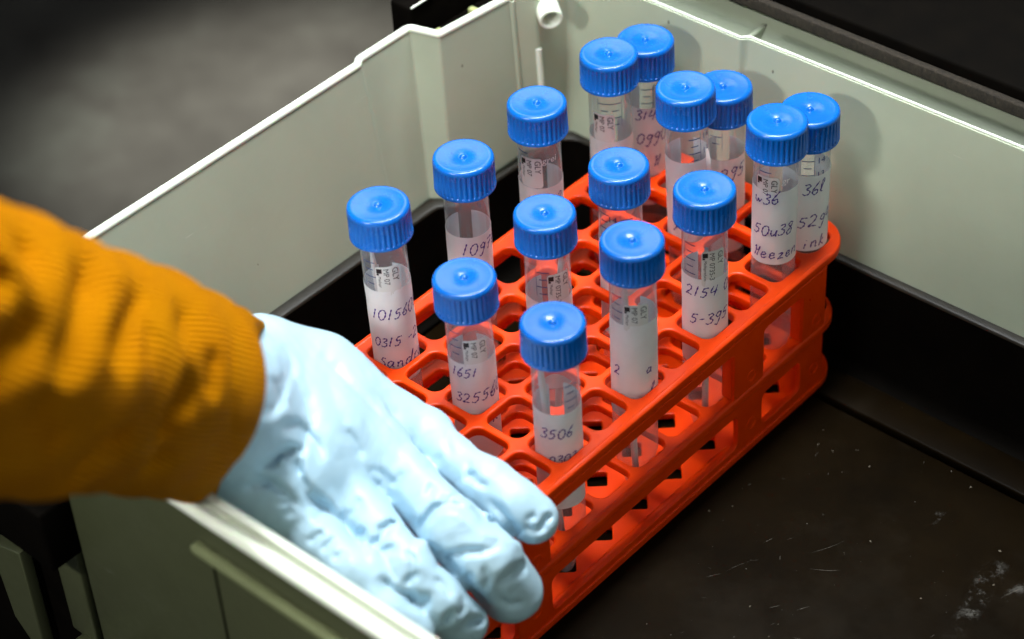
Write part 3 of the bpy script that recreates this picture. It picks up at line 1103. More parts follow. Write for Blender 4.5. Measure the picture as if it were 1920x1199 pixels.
def make_tube(idx, d):
    rnd = random.Random(100 + idx)
    d = dict(d)
    off = 2.3          # everything printed sits this much lower on the tube than on the cap skirt's edge
    d['lt'] += off
    d['lb'] += off
    d['ink'] = [(t, a + 0.9, b, c) for t, a, b, c in d['ink']]
    if d.get('stick'):
        d['stick'] = (d['stick'][0], d['stick'][1] + off, d['stick'][2])
    if d.get('grad'):
        d['grad'] = [(a, b + off, c + off, e, f) for a, b, c, e, f in d['grad']]
    if d.get('white'):
        d['white'] = (d['white'][0], d['white'][1], d['white'][2] + off)
    if d.get('flap'):
        d['flap'] = (d['flap'][0], d['flap'][1] + off, d['flap'][2] + off)
    cap_c = Vector(d['cap'])
    bot = Vector((d['bot'][0], d['bot'][1], d['cap'][2] - TL))
    zax = (cap_c - bot).normalized()
    bot = cap_c - zax * TL
    tocam = Vector(CAM_LOC) - cap_c
    xax = (tocam - zax * tocam.dot(zax)).normalized()
    yax = zax.cross(xax)
    rotm = Matrix((xax, yax, zax)).transposed().to_4x4()
    root = empty('sample_tube', bot, d['label'], 'sample tube', 'blue capped sample tubes in the rack')
    root.rotation_euler = rotm.to_euler()

    def link(name, me):
        o = bpy.data.objects.new(name, me)
        col.objects.link(o)
        o.parent = root
        return o

    body = link('tube_body', BODY_ME)
    c = link('cap', CAP_ME)
    c.location = (0, 0, ZC * S)
    c.rotation_euler = (0, 0, rnd.uniform(0, 6.28))

    def part(name, mb, m, par=None, smooth=True):
        me = mesh_from(name, mb.v, mb.f, m, smooth=smooth, angle=60)
        o = bpy.data.objects.new(name, me)
        col.objects.link(o)
        o.parent = par or root
        return o
    # paper label
    zt, zb = ZC - d['lt'], ZC - d['lb']
    lw = d.get('wrap', 24.5)
    ls = d.get('ls', 0.0)
    lab = MB()
    wrap_patch(lab, ls - lw, ls + lw, zb, zt, TR + 0.16, wav=0.05, rnd=rnd)
    labo = part('paper_label', lab, M_LABEL)
    labo_edge = MB()
    # ink lines
    if d['ink']:
        ink = MB()
        for (t, dist, s0, h) in d['ink']:
            write(ink, t, s0, ZC - dist, h * 1.12, TR + 0.32, rnd=rnd)
        part('handwriting', ink, M_INK, labo, smooth=False)
    # faint rows showing through from the underside of the label
    if d.get('stick') is not None:
        ss, sd, sl = d['stick']
        st = MB()
        r2 = TR + 0.10 if sd < d['lt'] else TR + 0.3
        wrap_patch(st, ss - 4.6, ss + 4.6, ZC - sd - sl, ZC - sd, r2 + 0.02, n=24, rc=1.2)
        sto = part('barcode_sticker', st, M_STICK)
        pr = MB()
        rr_ = r2 + 0.10
        vis = ZC - d['lt']
        wrap_text(pr, 'GLY', 3.3, ss + 1.7, ZC - sd - 0.9, rr_, down=True)
        body_t = 'MP 0735-3'
        if sl < 14:
            body_t = 'MP 07'
        wrap_text(pr, body_t, 2.9, ss - 1.6, ZC - sd - 0.9, rr_, down=True)
        wrap_patch(pr, ss - 4.2, ss - 2.2, ZC - sd - 2.9, ZC - sd - 0.8, rr_)
        wrap_patch(pr, ss - 4.2, ss - 3.3, ZC - sd - 3.8, ZC - sd - 3.0, rr_)
        if sl >= 10:
            wrap_text(pr, 'Mediaproducts' if sl > 14 else 'Mediapr', 1.55, ss - 3.7, ZC - sd - 4.3, rr_, down=True)
        part('sticker_print', pr, M_PRINT, sto, smooth=False)
    if d.get('grad') is not None:
        gr = MB()
        for (s0, z1, z2, n0, sd_) in d['grad']:
            graduations(gr, s0, ZC - z1, ZC - z2, [n0], rnd, sd_)
        part('volume_scale', gr, M_GRAD, root, smooth=False)
    if d.get('white'):
        wt = MB()
        wrap_text(wt, d['white'][0], 4.0, d['white'][1], ZC - d['white'][2], TR + 0.06, shear=0.1)
        part('maker_print', wt, M_WPRINT, root, smooth=False)
    if d.get('flap'):
        fp = MB()
        s_ = d['flap'][0]
        z1, z2 = ZC - d['flap'][1], ZC - d['flap'][2]
        vs = []
        for k in range(9):
            z_ = z1 + (z2 - z1) * k / 8
            a = s_ / TR
            e = 0.3 + 1.7 * math.sin(math.pi * (k + 1) / 10)
            vs.append((TR * math.cos(a) + 0.1, TR * math.sin(a) + 0.1, z_))
            vs.append(((TR + e) * math.cos(a + 0.05), (TR + e) * math.sin(a + 0.05), z_))
        fp.add(vs, [(2 * k, 2 * k + 1, 2 * k + 3, 2 * k + 2) for k in range(8)])
        part('label_flap', fp, M_LABEL, labo)
    if d.get('swab') is not None:
        # a white swab shaft standing inside the tube
        a, top = d['swab']
        p0 = bot + zax * 6
        p1 = bot + zax * (ZC - top) + (xax * math.cos(a) + yax * math.sin(a)) * 5.6
        sw = MB()
        pts = [p0.lerp(p1, t / 12) for t in range(13)]
        sw.tube(pts, [1.3] * 11 + [1.2, 0.7], 12)
        o = sw.build('swab', M_SWAB, None, origin=tuple(p0))
        o['label'] = d['swablabel']
        o['category'] = 'swab'
        o['group'] = 'white swab shafts inside the tubes'
    return root


for _i, _d in enumerate(TUBES):
    make_tube(_i, _d)

# ------------------------------------------------------------------ the person: gloved hand and sleeve
HAND = {"palm":[[[50,-116,90,19],[44,-103,72,19],[15.7,-59.2,40.0,18.5],[25.9,-43.3,30.0,16.5],[34.5,-40.1,24.0,14.5],[49.3,-31.1,15.0,10.5]],[[44,-103,72,19],[32.3,-77.1,42.0,19],[43.9,-58.9,31.0,17],[56.9,-50.0,22.0,14]],[[44,-103,72,19],[32.3,-77.1,42.0,19],[50.9,-73.4,31.0,17],[59.8,-65.9,22.0,13]],[[44,-103,72,19],[44.6,-91.0,40.0,18.5],[55.3,-87.7,31.0,15],[59.7,-82.3,22.0,12]]],"fingers":[[[33.3,-39.3,22.0,13],[49.3,-31.1,15.0,10.8],[60.2,-25.3,12.0,8.6],[75.2,-29.5,13.0,7.6],[94.4,-31.0,12.5,8.6],[105.0,-30.4,9.0,8.8],[112.0,-27.9,5.0,8.6]],[[56.9,-50.0,22.0,13],[72.2,-48.9,17.0,10.6],[100.9,-54.8,15.0,11.0],[111.7,-53.2,8.0,11.4],[115.5,-45.3,-13.7,11.2]],[[59.8,-65.9,22.0,12],[85.4,-74.1,18.0,9.2],[101.7,-77.8,15.0,9.3],[112.0,-75.9,6.1,9.3],[114.0,-67.8,-10.1,9.2]],[[59.7,-82.3,22.0,12],[74.7,-90.8,22.0,9.2],[92.4,-92.9,19.0,9.2],[104.0,-92.2,11.1,9],[112.0,-89.1,2.5,8.4]],[[25.0,-60.2,36.0,15],[-6,-52,24,12],[-15,-46,4,10],[-13.5,-40,-14,8.6]]]}
CREASES = [[[[29.8,-58.1,61.4],[40.4,-65.8,65.3],[47.3,-70.7,65.4],[51.9,-72.3,60.9],[55.4,-72.9,55.1],[58.5,-73.5,51.4],[61.9,-74.3,47.9]],2.04,1.9250000000000003],[[[32.3,-44.8,48.8],[38.5,-46.1,47.0],[46.1,-48.5,46.8],[52.3,-48.7,44.4],[57.0,-47.7,40.3],[60.6,-46.7,36.6],[64.7,-46.1,33.7]],2.04,1.75],[[[66.2,-94.3,69.9],[63.3,-87.8,63.4],[60.2,-81.0,56.6],[60.5,-78.5,51.4],[62.6,-77.3,48.2],[65.3,-78.0,45.5],[67.8,-78.4,42.5]],1.7,2.275],[[[61.1,-64.0,44.7],[63.5,-63.6,42.2],[65.4,-62.8,39.0],[67.5,-63.5,36.0],[69.8,-64.3,33.0]],1.53,1.62],[[[63.5,-105.7,55.9],[63.3,-102.7,52.2],[63.4,-99.8,48.9],[64.9,-97.2,44.2],[67.3,-95.3,40.6],[69.9,-94.1,37.0],[72.2,-92.8,33.1]],1.36,2.275],[[[58.3,-87.9,83.6],[61.2,-89.8,82.0],[63.2,-90.9,79.4],[63.0,-88.7,74.3],[61.7,-85.5,67.8]],1.53,1.35],[[[114.2,-35.9,9.7],[115.7,-34.9,8.6],[117.2,-34.0,7.5],[118.2,-32.7,7.8],[119.3,-31.4,8.0]],1.2,1.62],[[[121.1,-58.0,-2.4],[122.2,-56.1,-5.2],[123.2,-54.1,-8.1],[124.8,-51.9,-8.3],[125.6,-48.9,-9.6]],1.36,1.89],[[[119.1,-60.9,14.1],[120.3,-61.1,11.9],[121.2,-61.0,9.2],[120.6,-61.9,6.3],[119.0,-61.8,2.0]],1.2,1.7550000000000001],[[[102.4,-78.8,25.3],[104.7,-79.4,24.7],[106.6,-79.7,23.8],[107.8,-81.7,22.4],[108.4,-83.2,20.3]],1.2,1.89],[[[112.6,-77.8,18.7],[114.7,-77.1,17.0],[116.8,-76.3,15.3],[118.8,-76.7,13.7],[120.5,-76.8,11.8]],1.2,1.89],[[[94.9,-55.4,26.7],[97.3,-54.7,27.0],[99.6,-53.9,27.2],[100.0,-51.2,26.6],[100.0,-48.0,25.3]],1.2,1.7550000000000001],[[[87.9,-35.4,19.6],[92.1,-36.6,19.9],[95.8,-37.3,19.5],[98.1,-36.6,19.1],[100.4,-35.8,18.7]],1.2,1.62],[[[69.7,-42.0,28.2],[71.5,-42.1,27.4],[73.5,-42.5,27.0],[78.0,-43.7,26.3],[82.3,-44.7,25.2],[86.5,-44.6,24.2],[90.6,-44.6,23.2],[98.4,-47.8,25.2],[104.7,-49.5,25.2],[108.3,-50.2,23.4],[111.9,-51.0,21.7],[116.0,-49.6,19.1],[119.7,-47.7,15.8]],2.04,3.5879999999999996],[[[68.3,-63.6,34.6],[70.9,-64.5,31.9],[74.0,-65.9,29.9],[77.6,-66.7,28.7],[81.1,-67.5,27.6],[85.1,-68.6,27.4],[88.5,-69.2,26.5],[90.6,-69.6,26.1],[92.4,-69.8,25.3],[94.7,-69.6,23.7],[97.6,-69.8,22.8],[101.1,-71.3,23.5],[104.3,-72.7,23.8]],2.108,4.212000000000001],[[[104.3,-72.7,23.8],[107.1,-72.4,22.0],[109.3,-71.6,19.5],[111.6,-70.5,16.5],[114.5,-69.8,14.3],[116.6,-70.4,13.8],[118.3,-70.5,12.6],[119.1,-68.5,8.5],[117.4,-63.9,0.3],[116.5,-58.1,-10.4],[119.2,-55.6,-15.9]],1.904,3.9000000000000004],[[[67.3,-91.0,43.3],[68.8,-90.6,40.9],[70.3,-90.1,38.5],[72.0,-88.3,34.7],[74.8,-87.4,32.3],[78.5,-87.4,30.9],[82.2,-87.3,29.5],[84.9,-87.7,28.5],[88.4,-88.8,28.7],[91.5,-89.9,29.1],[94.1,-90.6,28.9],[98.6,-91.8,26.9],[102.3,-92.3,23.8]],2.04,3.7439999999999998],[[[102.3,-92.3,23.8],[104.8,-92.1,22.1],[107.5,-92.2,20.8],[109.9,-91.1,19.1],[112.0,-89.8,17.1],[113.3,-87.9,13.9],[114.8,-86.0,10.7]],2.04,3.7439999999999998],[[[64.4,-92.8,53.2],[64.1,-90.7,53.5],[63.5,-88.3,53.3],[63.9,-90.6,54.4],[64.4,-92.9,55.4],[64.9,-96.1,55.8],[64.8,-98.8,55.6],[64.8,-101.5,56.8],[64.8,-104.3,57.9]],1.36,3.4],[[[62.1,-83.1,52.2],[63.6,-84.9,49.6],[65.2,-86.7,47.1],[66.2,-88.2,46.0],[67.0,-89.6,44.4]],1.2,1.7550000000000001],[[[63.5,-88.6,52.4],[64.8,-88.6,48.4],[66.6,-89.1,45.1],[68.6,-89.1,42.0],[70.3,-88.8,38.6]],1.2,2.16],[[[41.8,-65.0,63.1],[50.2,-74.5,68.5],[59.2,-84.3,74.7],[63.2,-89.9,77.0],[65.5,-94.2,77.4],[66.6,-96.7,77.0],[67.0,-98.7,75.9]],1.87,2.275],[[[57.8,-75.5,53.6],[60.1,-78.6,52.4],[62.2,-81.4,51.0],[63.3,-83.3,49.5],[64.5,-85.1,48.0]],1.4449999999999998,1.4850000000000003],[[[59.7,-107.1,47.4],[61.0,-105.2,48.2],[62.3,-103.4,49.0],[63.0,-100.2,47.4],[64.1,-97.3,46.2]],1.275,1.89],[[[55.1,-38.8,32.8],[61.0,-41.1,32.9],[65.4,-41.9,31.0],[68.9,-42.5,29.2],[72.7,-43.4,27.7]],1.7,1.4850000000000003],[[[58.8,-47.2,38.5],[61.6,-46.5,35.9],[64.7,-46.1,33.7],[67.7,-46.2,31.9],[70.8,-46.4,30.0],[72.0,-44.3,28.4],[73.5,-42.5,27.0]],1.87,1.575],[[[30.1,-51.9,54.9],[40.7,-59.9,57.8],[48.0,-65.3,57.3],[52.3,-68.0,54.6],[56.6,-70.8,51.9]],1.7680000000000002,0.7020000000000001],[[[39.3,-49.2,48.5],[48.7,-55.8,49.8],[55.4,-60.3,48.4],[60.1,-62.2,45.3],[64.2,-63.8,41.5]],1.7680000000000002,0.6240000000000001],[[[89.2,-50.6,26.5],[90.2,-52.9,26.3],[91.2,-55.1,26.2],[91.6,-56.4,25.8],[92.0,-57.6,25.3]],1.2,1.7550000000000001],[[[102.8,-77.2,25.4],[99.7,-71.4,23.7],[95.6,-64.6,20.7],[96.7,-62.5,23.4],[97.2,-60.0,25.5],[99.1,-58.3,26.6],[100.5,-56.2,27.1],[103.5,-55.3,27.0],[105.6,-53.6,25.8]],1.2,2.975],[[[100.5,-56.2,27.1],[102.4,-55.4,27.0],[104.0,-54.3,26.5],[107.0,-54.1,25.2],[109.8,-53.7,23.5]],1.2,2.16],[[[111.9,-75.8,19.1],[111.4,-73.6,18.8],[110.4,-70.9,17.8],[107.3,-65.9,13.5],[108.8,-65.1,15.8],[110.7,-63.8,16.7],[112.6,-62.5,17.6],[115.1,-60.7,17.8],[117.3,-58.6,17.6],[119.6,-55.3,17.6],[120.9,-51.0,16.2]],1.2,2.975],[[[111.7,-65.2,12.3],[111.8,-64.6,14.0],[111.9,-64.0,15.7],[112.3,-63.4,16.5],[112.5,-62.5,17.0]],1.2,1.62],[[[118.6,-70.7,12.2],[117.2,-68.1,10.8],[115.3,-65.0,8.6],[116.4,-64.4,10.3],[117.3,-63.6,11.6]],1.2,2.565],[[[122.0,-59.7,4.8],[123.3,-57.7,5.9],[124.1,-55.3,6.3],[124.4,-52.7,6.4],[124.1,-49.5,5.4],[123.5,-46.6,2.9],[122.7,-43.5,0.0]],1.87,2.1],[[[105.9,-51.9,25.4],[108.5,-51.5,23.8],[111.0,-51.2,22.3],[113.0,-49.7,20.5],[115.3,-48.4,19.1],[116.9,-46.4,17.2],[111.9,-37.6,5.8],[113.6,-36.7,6.7],[115.2,-35.8,7.6]],1.53,2.625],[[[101.3,-38.4,16.2],[104.5,-38.6,15.2],[107.4,-38.6,13.9],[109.7,-38.7,12.2],[111.3,-38.0,9.5],[112.5,-37.4,7.6],[113.7,-36.9,5.8]],1.36,2.4499999999999997],[[[119.2,-32.3,5.3],[119.1,-31.7,7.2],[118.9,-30.9,8.6],[118.8,-29.8,9.4],[118.8,-28.8,10.2],[119.1,-27.4,9.6],[119.2,-25.7,8.6]],1.2,2.625],[[[114.7,-35.0,10.6],[115.1,-34.0,11.0],[115.5,-33.0,11.5],[116.1,-32.0,11.8],[116.6,-30.8,11.7]],1.2,1.35],[[[69.2,-23.2,19.5],[73.5,-27.8,21.6],[76.1,-30.9,21.7],[78.7,-32.5,20.7],[81.4,-34.1,19.7]],1.2,1.08],[[[87.4,-31.9,21.1],[88.7,-33.7,21.0],[89.8,-35.2,20.5],[92.0,-36.7,19.9],[94.0,-38.0,19.0]],1.2,1.08],[[[89.5,-38.7,16.8],[90.9,-38.1,18.4],[92.0,-37.2,19.6],[93.5,-36.0,20.8],[94.4,-34.3,21.4]],1.2,1.08],[[[89.4,-80.3,25.6],[90.7,-78.3,26.6],[91.4,-75.9,27.0],[91.8,-74.4,26.9],[91.9,-72.7,26.5]],1.2,2.7],[[[95.2,-88.5,27.9],[91.6,-82.2,23.5],[92.5,-79.8,25.1],[92.9,-77.3,26.3],[92.6,-74.2,26.4],[92.4,-73.4,26.5],[92.2,-72.5,26.5]],1.2,3.4],[[[87.6,-89.2,29.0],[87.7,-87.3,28.1],[85.0,-83.1,23.6],[85.8,-81.7,24.7],[86.8,-80.6,26.0]],1.2,2.43],[[[96.1,-85.7,25.5],[95.3,-82.9,23.1],[97.2,-82.3,24.2],[98.4,-81.0,24.8],[99.6,-79.7,25.4]],1.2,2.0250000000000004],[[[108.4,-85.6,17.4],[108.6,-84.6,18.6],[108.8,-83.7,19.7],[109.2,-82.1,20.4],[109.7,-80.5,21.0]],1.2,2.565],[[[120.3,-81.8,4.0],[121.0,-81.4,5.9],[121.1,-80.5,7.0],[121.5,-79.3,8.3],[121.6,-77.8,9.1]],1.2,2.7],[[[121.5,-74.4,-4.9],[121.9,-73.4,-3.3],[122.1,-72.2,-2.0],[122.2,-70.1,-3.4],[122.3,-67.9,-4.8],[122.6,-67.5,-6.2],[122.8,-66.9,-7.9]],1.36,3.4],[[[114.1,-87.6,12.9],[113.6,-84.7,11.6],[114.9,-83.4,12.9],[115.5,-83.0,12.7],[116.3,-82.9,12.9]],2.04,2.9700000000000006],[[[122.3,-76.5,4.0],[122.4,-75.7,5.8],[122.2,-74.5,7.3],[121.3,-73.7,9.8],[119.9,-72.4,11.6]],1.2,1.35],[[[77.6,-98.9,27.9],[78.7,-97.7,29.2],[79.3,-96.1,29.7],[79.8,-94.4,30.3],[80.4,-92.7,30.9]],1.2,1.7550000000000001],[[[82.9,-98.2,27.1],[83.7,-96.6,28.1],[84.4,-95.0,29.2],[84.5,-93.3,29.6],[84.2,-91.3,29.6]],1.2,1.62],[[[88.4,-98.7,27.4],[89.6,-97.4,28.1],[90.7,-96.0,28.7],[91.0,-94.7,29.3],[91.0,-93.2,29.5]],1.2,1.62],[[[75.1,-93.4,31.8],[75.2,-91.6,32.2],[74.9,-89.5,32.3],[74.9,-88.5,32.3],[74.8,-87.4,32.3]],1.2,1.35],[[[64.8,-100.1,40.3],[66.4,-98.3,39.3],[68.1,-96.5,38.4],[68.4,-96.4,36.7],[69.0,-96.6,35.4],[68.2,-97.8,34.6],[67.5,-99.0,33.8]],1.36,1.575],[[[83.2,-48.1,26.4],[82.9,-45.6,25.5],[81.6,-42.0,23.3],[77.1,-36.1,18.6],[77.1,-34.4,19.9]],1.2,1.215],[[[76.3,-59.6,22.3],[77.3,-58.4,23.8],[77.9,-57.0,25.0],[77.8,-55.5,26.2],[77.4,-53.6,27.0]],1.2,1.215],[[[78.6,-81.7,25.9],[78.5,-79.1,26.3],[79.2,-77.1,27.7],[78.2,-75.0,28.5],[77.2,-72.8,29.2]],1.275,1.215],[[[71.5,-63.8,31.2],[72.7,-61.4,28.9],[73.1,-58.4,25.6],[76.0,-58.3,24.1],[79.3,-58.7,23.4]],1.36,0.945],[[[115.2,-56.1,20.1],[116.6,-55.0,19.2],[118.2,-54.3,18.6],[118.8,-52.4,18.0],[119.5,-50.6,17.5]],1.2,1.08]]
SLEEVE = [[32.9,-83.2,47.0,32.6],[48.3,-111.6,84.0,32.6],[57.7,-134.0,112.0,33.5],[66.3,-162.1,142.0,35.7],[76.1,-188.4,170.0,37.8],[84.8,-222.9,210.0,39.8],[97.4,-259.1,250.0,39.4]]
SLEEVE_FOLDS = [[[[88.7,-161.2,194.3],[95.3,-166.5,196.5],[100.1,-170.7,197.2],[107.4,-178.2,197.2],[112.4,-184.2,195.1],[115.6,-189.8,193.7],[117.5,-194.6,191.0],[118.5,-198.6,188.3]],6.050000000000001,6.4],[[[85.3,-144.9,171.2],[93.6,-152.5,174.9],[100.3,-158.9,177.1],[106.3,-166.1,178.7],[109.7,-171.5,177.9],[112.4,-177.2,176.9]],5.5,6.0],[[[115.2,-193.9,207.4],[118.5,-199.5,209.1],[121.1,-204.6,210.2],[123.4,-211.1,210.9],[125.0,-217.2,211.0],[125.6,-220.9,210.6]],6.6000000000000005,8.0],[[[95.6,-139.4,137.3],[98.3,-144.7,138.1],[100.1,-149.3,137.9],[101.2,-154.8,135.6],[100.9,-159.2,131.6],[99.3,-162.2,126.8]],5.5,6.4],[[[106.5,-171.2,146.7],[106.9,-175.1,146.9],[107.1,-178.7,146.8],[107.8,-184.2,147.5],[107.2,-188.9,146.8],[108.3,-193.7,149.7]],6.6000000000000005,8.0],[[[81.4,-128.7,150.0],[87.5,-134.4,152.6],[91.6,-138.7,153.3],[95.2,-143.0,153.8]],4.4,3.2],[[[98.9,-183.7,218.5],[103.9,-187.6,220.1],[107.8,-190.9,220.8],[110.8,-194.1,221.9]],4.95,4.0],[[[113.0,-199.6,227.2],[115.9,-202.8,226.8],[118.1,-205.7,225.7],[120.7,-209.2,224.5]],5.5,5.0],[[[96.9,-154.6,121.7],[96.4,-157.4,120.5],[95.0,-159.6,118.2],[90.1,-160.8,110.9]],5.5,4.0],[[[73.3,-109.5,130.0],[81.5,-116.2,129.7],[86.3,-120.5,126.0],[89.9,-124.6,120.6],[91.2,-127.0,112.6],[90.4,-128.8,103.9],[85.0,-127.2,89.7],[78.5,-125.8,75.7]],1.7600000000000002,1.26],[[[87.0,-126.5,136.6],[91.1,-131.1,135.0],[93.3,-134.3,131.4],[95.5,-139.1,130.0]],3.8500000000000005,2.4],[[[95.7,-150.3,167.1],[99.8,-155.0,166.8],[103.3,-159.2,165.9],[106.9,-164.8,168.0]],4.4,2.4],[[[120.8,-208.7,192.4],[118.5,-205.1,182.3],[115.4,-200.9,171.0],[113.2,-199.0,163.7]],5.5,3.6]]
T_CUFF = Vector([-0.7884952112334848,-0.5513687596974862,0.27252117842750867])

def smin(a,b,k):
    h=np.clip(0.5+0.5*(b-a)/k,0,1)
    return b*(1-h)+a*h-k*h*(1-h)
def capsule(P,a,b,ra,rb):
    a=np.array(a,float);b=np.array(b,float);ba=b-a
    t=np.clip(((P-a)@ba)/(ba@ba),0,1)
    return np.linalg.norm(P-a-t[...,None]*ba,axis=-1)-(ra+(rb-ra)*t)
def chain(P,ch,k=3.0):
    d=None
    for (a,b) in zip(ch[:-1],ch[1:]):
        c=capsule(P,a[:3],b[:3],a[3],b[3]); d=c if d is None else smin(d,c,k)
    return d
def hand_sdf(P,H):
    palm=None
    for ch in H['palm']:
        c=chain(P,ch,8.0); palm=c if palm is None else smin(palm,c,9.0)
    fing=None
    for ch in H['fingers']:
        c=chain(P,ch,5.0); fing=c if fing is None else smin(fing,c,0.7)
    return smin(palm,fing,5.0)
def crease_field(P,creases,N=None,tol=15.0):
    """grooves with a low shoulder along 3-D polylines; with N the distance is measured across the direction N (the outward side of the hand)"""
    D=np.zeros(len(P))
    if N is not None:
        N=np.array(N,float); N/=np.linalg.norm(N); PN=P@N; PF=P-PN[:,None]*N
    for pts,w,dep in creases:
        pts=np.array(pts,float); n=len(pts)-1
        if N is None:
            lo=pts.min(0)-5*w; hi=pts.max(0)+5*w; m=((P>lo)&(P<hi)).all(1); Q=P[m]; q=pts
        else:
            qn=pts@N; qn=np.convolve(np.concatenate([[qn[0]],qn,[qn[-1]]]),[.25,.5,.25],'valid'); q=pts-(pts@N)[:,None]*N
            lo=q.min(0)-5*w; hi=q.max(0)+5*w; m=((PF>lo)&(PF<hi)).all(1); Q=PF[m]
        if not m.any(): continue
        b=np.full(len(Q),1e9); t_=np.zeros(len(Q)); dn=np.zeros(len(Q))
        for i in range(n):
            a=q[i]; ba=q[i+1]-a
            t=np.clip(((Q-a)@ba)/(ba@ba+1e-9),0,1)
            d=np.linalg.norm(Q-a-t[:,None]*ba,axis=1)
            k=d<b; b[k]=d[k]; t_[k]=(i+t[k])/n
            if N is not None: dn[k]=(qn[i]+t[k]*(qn[i+1]-qn[i]))
        env=np.clip(np.minimum(t_,1-t_)*4,0.05,1)
        x=b/w
        g=env*dep*(-np.exp(-np.abs(x)**1.25)+0.14*np.exp(-((x-2.0)/1.0)**2))
        if N is not None: g*=np.exp(-((PN[m]-dn)/tol)**4)
        D[m]+=g
    return D



def surface_nets(field, origin, h):
    """mesh of the zero level of a sampled field"""
    f = field
    nx, ny, nz = f.shape
    s = f < 0
    cells = np.zeros((nx - 1, ny - 1, nz - 1), dtype=np.int32)
    for dx in (0, 1):
        for dy in (0, 1):
            for dz in (0, 1):
                cells += s[dx:nx - 1 + dx, dy:ny - 1 + dy, dz:nz - 1 + dz]
    act = (cells > 0) & (cells < 8)
    idx = -np.ones(act.shape, dtype=np.int64)
    A = np.argwhere(act)
    idx[act] = np.arange(len(A))
    acc = np.zeros((len(A), 3))
    cnt = np.zeros(len(A))
    corners = [(a, b, c) for a in (0, 1) for b in (0, 1) for c in (0, 1)]
    for a in corners:
        for k in range(3):
            if a[k]:
                continue
            b = list(a)
            b[k] = 1
            fa = f[A[:, 0] + a[0], A[:, 1] + a[1], A[:, 2] + a[2]]
            fb = f[A[:, 0] + b[0], A[:, 1] + b[1], A[:, 2] + b[2]]
            m = (fa < 0) != (fb < 0)
            t = np.where(m, fa / np.where(m, fa - fb, 1), 0)
            p = np.array(a, float)[None, :] + np.zeros((len(A), 3))
            p[:, k] += t
            acc[m] += p[m]
            cnt[m] += 1
    V = origin + h * (A + acc / cnt[:, None])
    F = []
    for ax_ in range(3):
        o1, o2 = [(1, 2), (2, 0), (0, 1)][ax_]
        sl0 = [slice(None)] * 3
        sl1 = [slice(None)] * 3
        sl0[ax_] = slice(0, -1)
        sl1[ax_] = slice(1, None)
        cr = s[tuple(sl0)] != s[tuple(sl1)]
        E_ = np.argwhere(cr)
        ok = (E_[:, o1] > 0) & (E_[:, o2] > 0) & (E_[:, o1] < f.shape[o1] - 1) & (E_[:, o2] < f.shape[o2] - 1)
        E_ = E_[ok]
        q = []
        for d1, d2 in ((-1, -1), (0, -1), (0, 0), (-1, 0)):
            c = E_.copy()
            c[:, o1] += d1
            c[:, o2] += d2
            q.append(idx[c[:, 0], c[:, 1], c[:, 2]])
        q = np.stack(q, 1)
        inside = s[E_[:, 0], E_[:, 1], E_[:, 2]]
        q[~inside] = q[~inside][:, ::-1]
        F.append(q)
    return V, np.concatenate(F)


def build_hand():
    lo = np.array([-34.0, -132.0, -34.0])
    hi = np.array([134.0, -8.0, 116.0])
    h = 0.75
    nx, ny, nz = np.ceil((hi - lo) / h).astype(int)
    X, Y, Z = np.meshgrid(lo[0] + h * np.arange(nx), lo[1] + h * np.arange(ny), lo[2] + h * np.arange(nz), indexing='ij')
    fld = np.empty(X.shape)
    for i in range(nx):
        P = np.stack([X[i], Y[i], Z[i]], -1).reshape(-1, 3)
        fld[i] = hand_sdf(P, HAND).reshape(ny, nz)
    near = np.abs(fld) < 11
    P = np.stack([X[near], Y[near], Z[near]], -1)
    extra = -crease_field(P, CREASES, N=(0.53, -0.55, 0.65), tol=11.0)
    # soft random wrinkling of the loose glove
    rs = np.random.RandomState(3)
    for k in range(16):
        w = rs.normal(size=3)
        w /= np.linalg.norm(w)
        fr_ = rs.uniform(0.18, 0.62)
        extra += 0.03 * np.sin(P @ w * fr_ * 2.2 + rs.uniform(0, 6)) * np.sin(P @ rs.normal(size=3) * 0.10 + rs.uniform(0, 6))
    fld[near] += extra
    V, F = surface_nets(fld, lo, h)
    # two light relaxations to hide the grid
    e = np.concatenate([F[:, [0, 1]], F[:, [1, 2]], F[:, [2, 3]], F[:, [3, 0]]])
    for lam in (0.5, -0.3, 0.5, -0.3, 0.4):
        acc = np.zeros_like(V)
        c = np.zeros(len(V))
        np.add.at(acc, e[:, 0], V[e[:, 1]])
        np.add.at(acc, e[:, 1], V[e[:, 0]])
        np.add.at(c, e[:, 0], 1)
        np.add.at(c, e[:, 1], 1)
        V = V + lam * (acc / c[:, None] - V)
    return V, F


person = empty('person', (60, -130, 60), 'forearm in mustard ribbed sweater and pale blue nitrile glove gripping the orange rack', 'person')
V, F = build_hand()
me = mesh_from('gloved_hand', V.tolist(), [tuple(int(i) for i in q) for q in F], M_GLOVE, angle=0)
ho = bpy.data.objects.new('gloved_hand', me)
col.objects.link(ho)
ho.parent = person
ho.location = -person.location


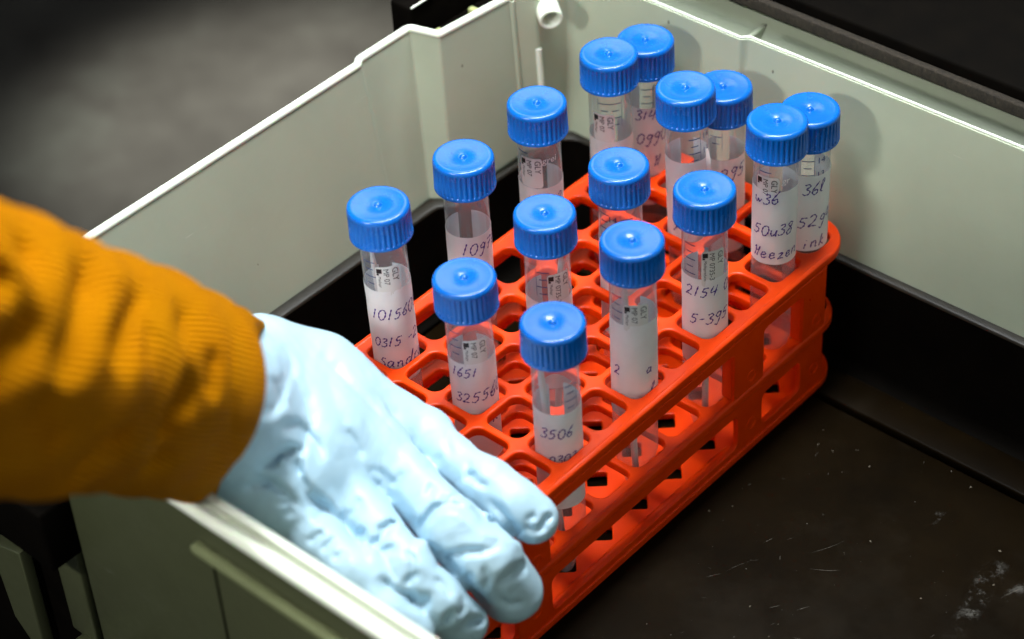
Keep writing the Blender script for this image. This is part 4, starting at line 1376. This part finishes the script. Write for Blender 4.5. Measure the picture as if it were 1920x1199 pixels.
def build_sleeve():
    pts = [Vector(p[:3]) for p in SLEEVE]
    rad = [p[3] for p in SLEEVE]
    dense, rr_ = [], []
    n = len(pts)
    for i in range(n - 1):
        p0, p1, p2, p3 = pts[max(0, i - 1)], pts[i], pts[i + 1], pts[min(n - 1, i + 2)]
        m = 34
        for t in range(m):
            t /= m
            dense.append(0.5 * ((2 * p1) + (p2 - p0) * t + (2 * p0 - 5 * p1 + 4 * p2 - p3) * t * t + (3 * p1 - p0 - 3 * p2 + p3) * t ** 3))
            rr_.append(rad[i] * (1 - t) + rad[i + 1] * t)
    # cuff: the edge rolls inward
    t0 = T_CUFF
    pre = [(14.0, -4.0), (6.0, -3.2), (1.5, -2.6), (0.2, -1.9), (-0.5, -1.0), (-0.3, -0.25)]
    c0 = dense[0]
    r0 = rr_[0]
    D = [c0 + t0 * a for a, b in pre] + dense[1:]
    Rr = [r0 + b for a, b in pre] + rr_[1:]
    N = 360
    vs, uv = [], []
    L = 0.0
    up = Vector((0, 0, 1))
    frames = []
    for i, p in enumerate(D):
        if i < len(pre):
            t = t0
        else:
            t = (D[min(i + 1, len(D) - 1)] - D[i - 1]).normalized()
        k_ = min(0.8, max(0.0, (i - len(pre)) / 58.0))
        t = (T_CUFF * (1 - k_) + t * k_).normalized()
        s_ = t.cross(up).normalized()
        w_ = s_.cross(t).normalized()
        frames.append((p, s_, w_))
        if i > len(pre):
            L += (D[i] - D[i - 1]).length
        for k in range(N):
            a = 2 * math.pi * k / N
            vs.append(p + (s_ * math.cos(a) + w_ * math.sin(a)) * Rr[i])
            uv.append((k / N, L / 200.0))
    P = np.array([v[:] for v in vs])
    ctr = np.repeat(np.array([f[0][:] for f in frames]), N, 0)
    nrm = P - ctr
    nrm /= np.linalg.norm(nrm, axis=1)[:, None]
    disp = crease_field(P, SLEEVE_FOLDS)
    Ls = np.repeat(np.arange(len(D)), N)
    a = np.tile(2 * math.pi * np.arange(N) / N, len(D))
    fade = np.clip((Ls - 8) / 20.0, 0, 1)
    disp += fade * 0.9 * np.sin(Ls * 0.115 + 1.3 * np.sin(a * 2 + 1) + 0.8 * np.sin(a * 3)) * (0.6 + 0.4 * np.sin(a + 2))
    disp += fade * 0.5 * np.sin(Ls * 0.27 + 2.1 * np.sin(a + 2) + 0.5)
    disp *= np.clip((Ls - 3) / 5.0, 0, 1)
    P = P + nrm * disp[:, None]
    fs = []
    for i in range(len(D) - 1):
        for k in range(N):
            l = (k + 1) % N
            fs.append((i * N + k, i * N + l, (i + 1) * N + l, (i + 1) * N + k))
    # seam of the UV map sits on the underside
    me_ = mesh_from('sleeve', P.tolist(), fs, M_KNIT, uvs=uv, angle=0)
    return me_


sl = bpy.data.objects.new('sleeve', build_sleeve())
col.objects.link(sl)
sl.parent = person
sl.location = -person.location
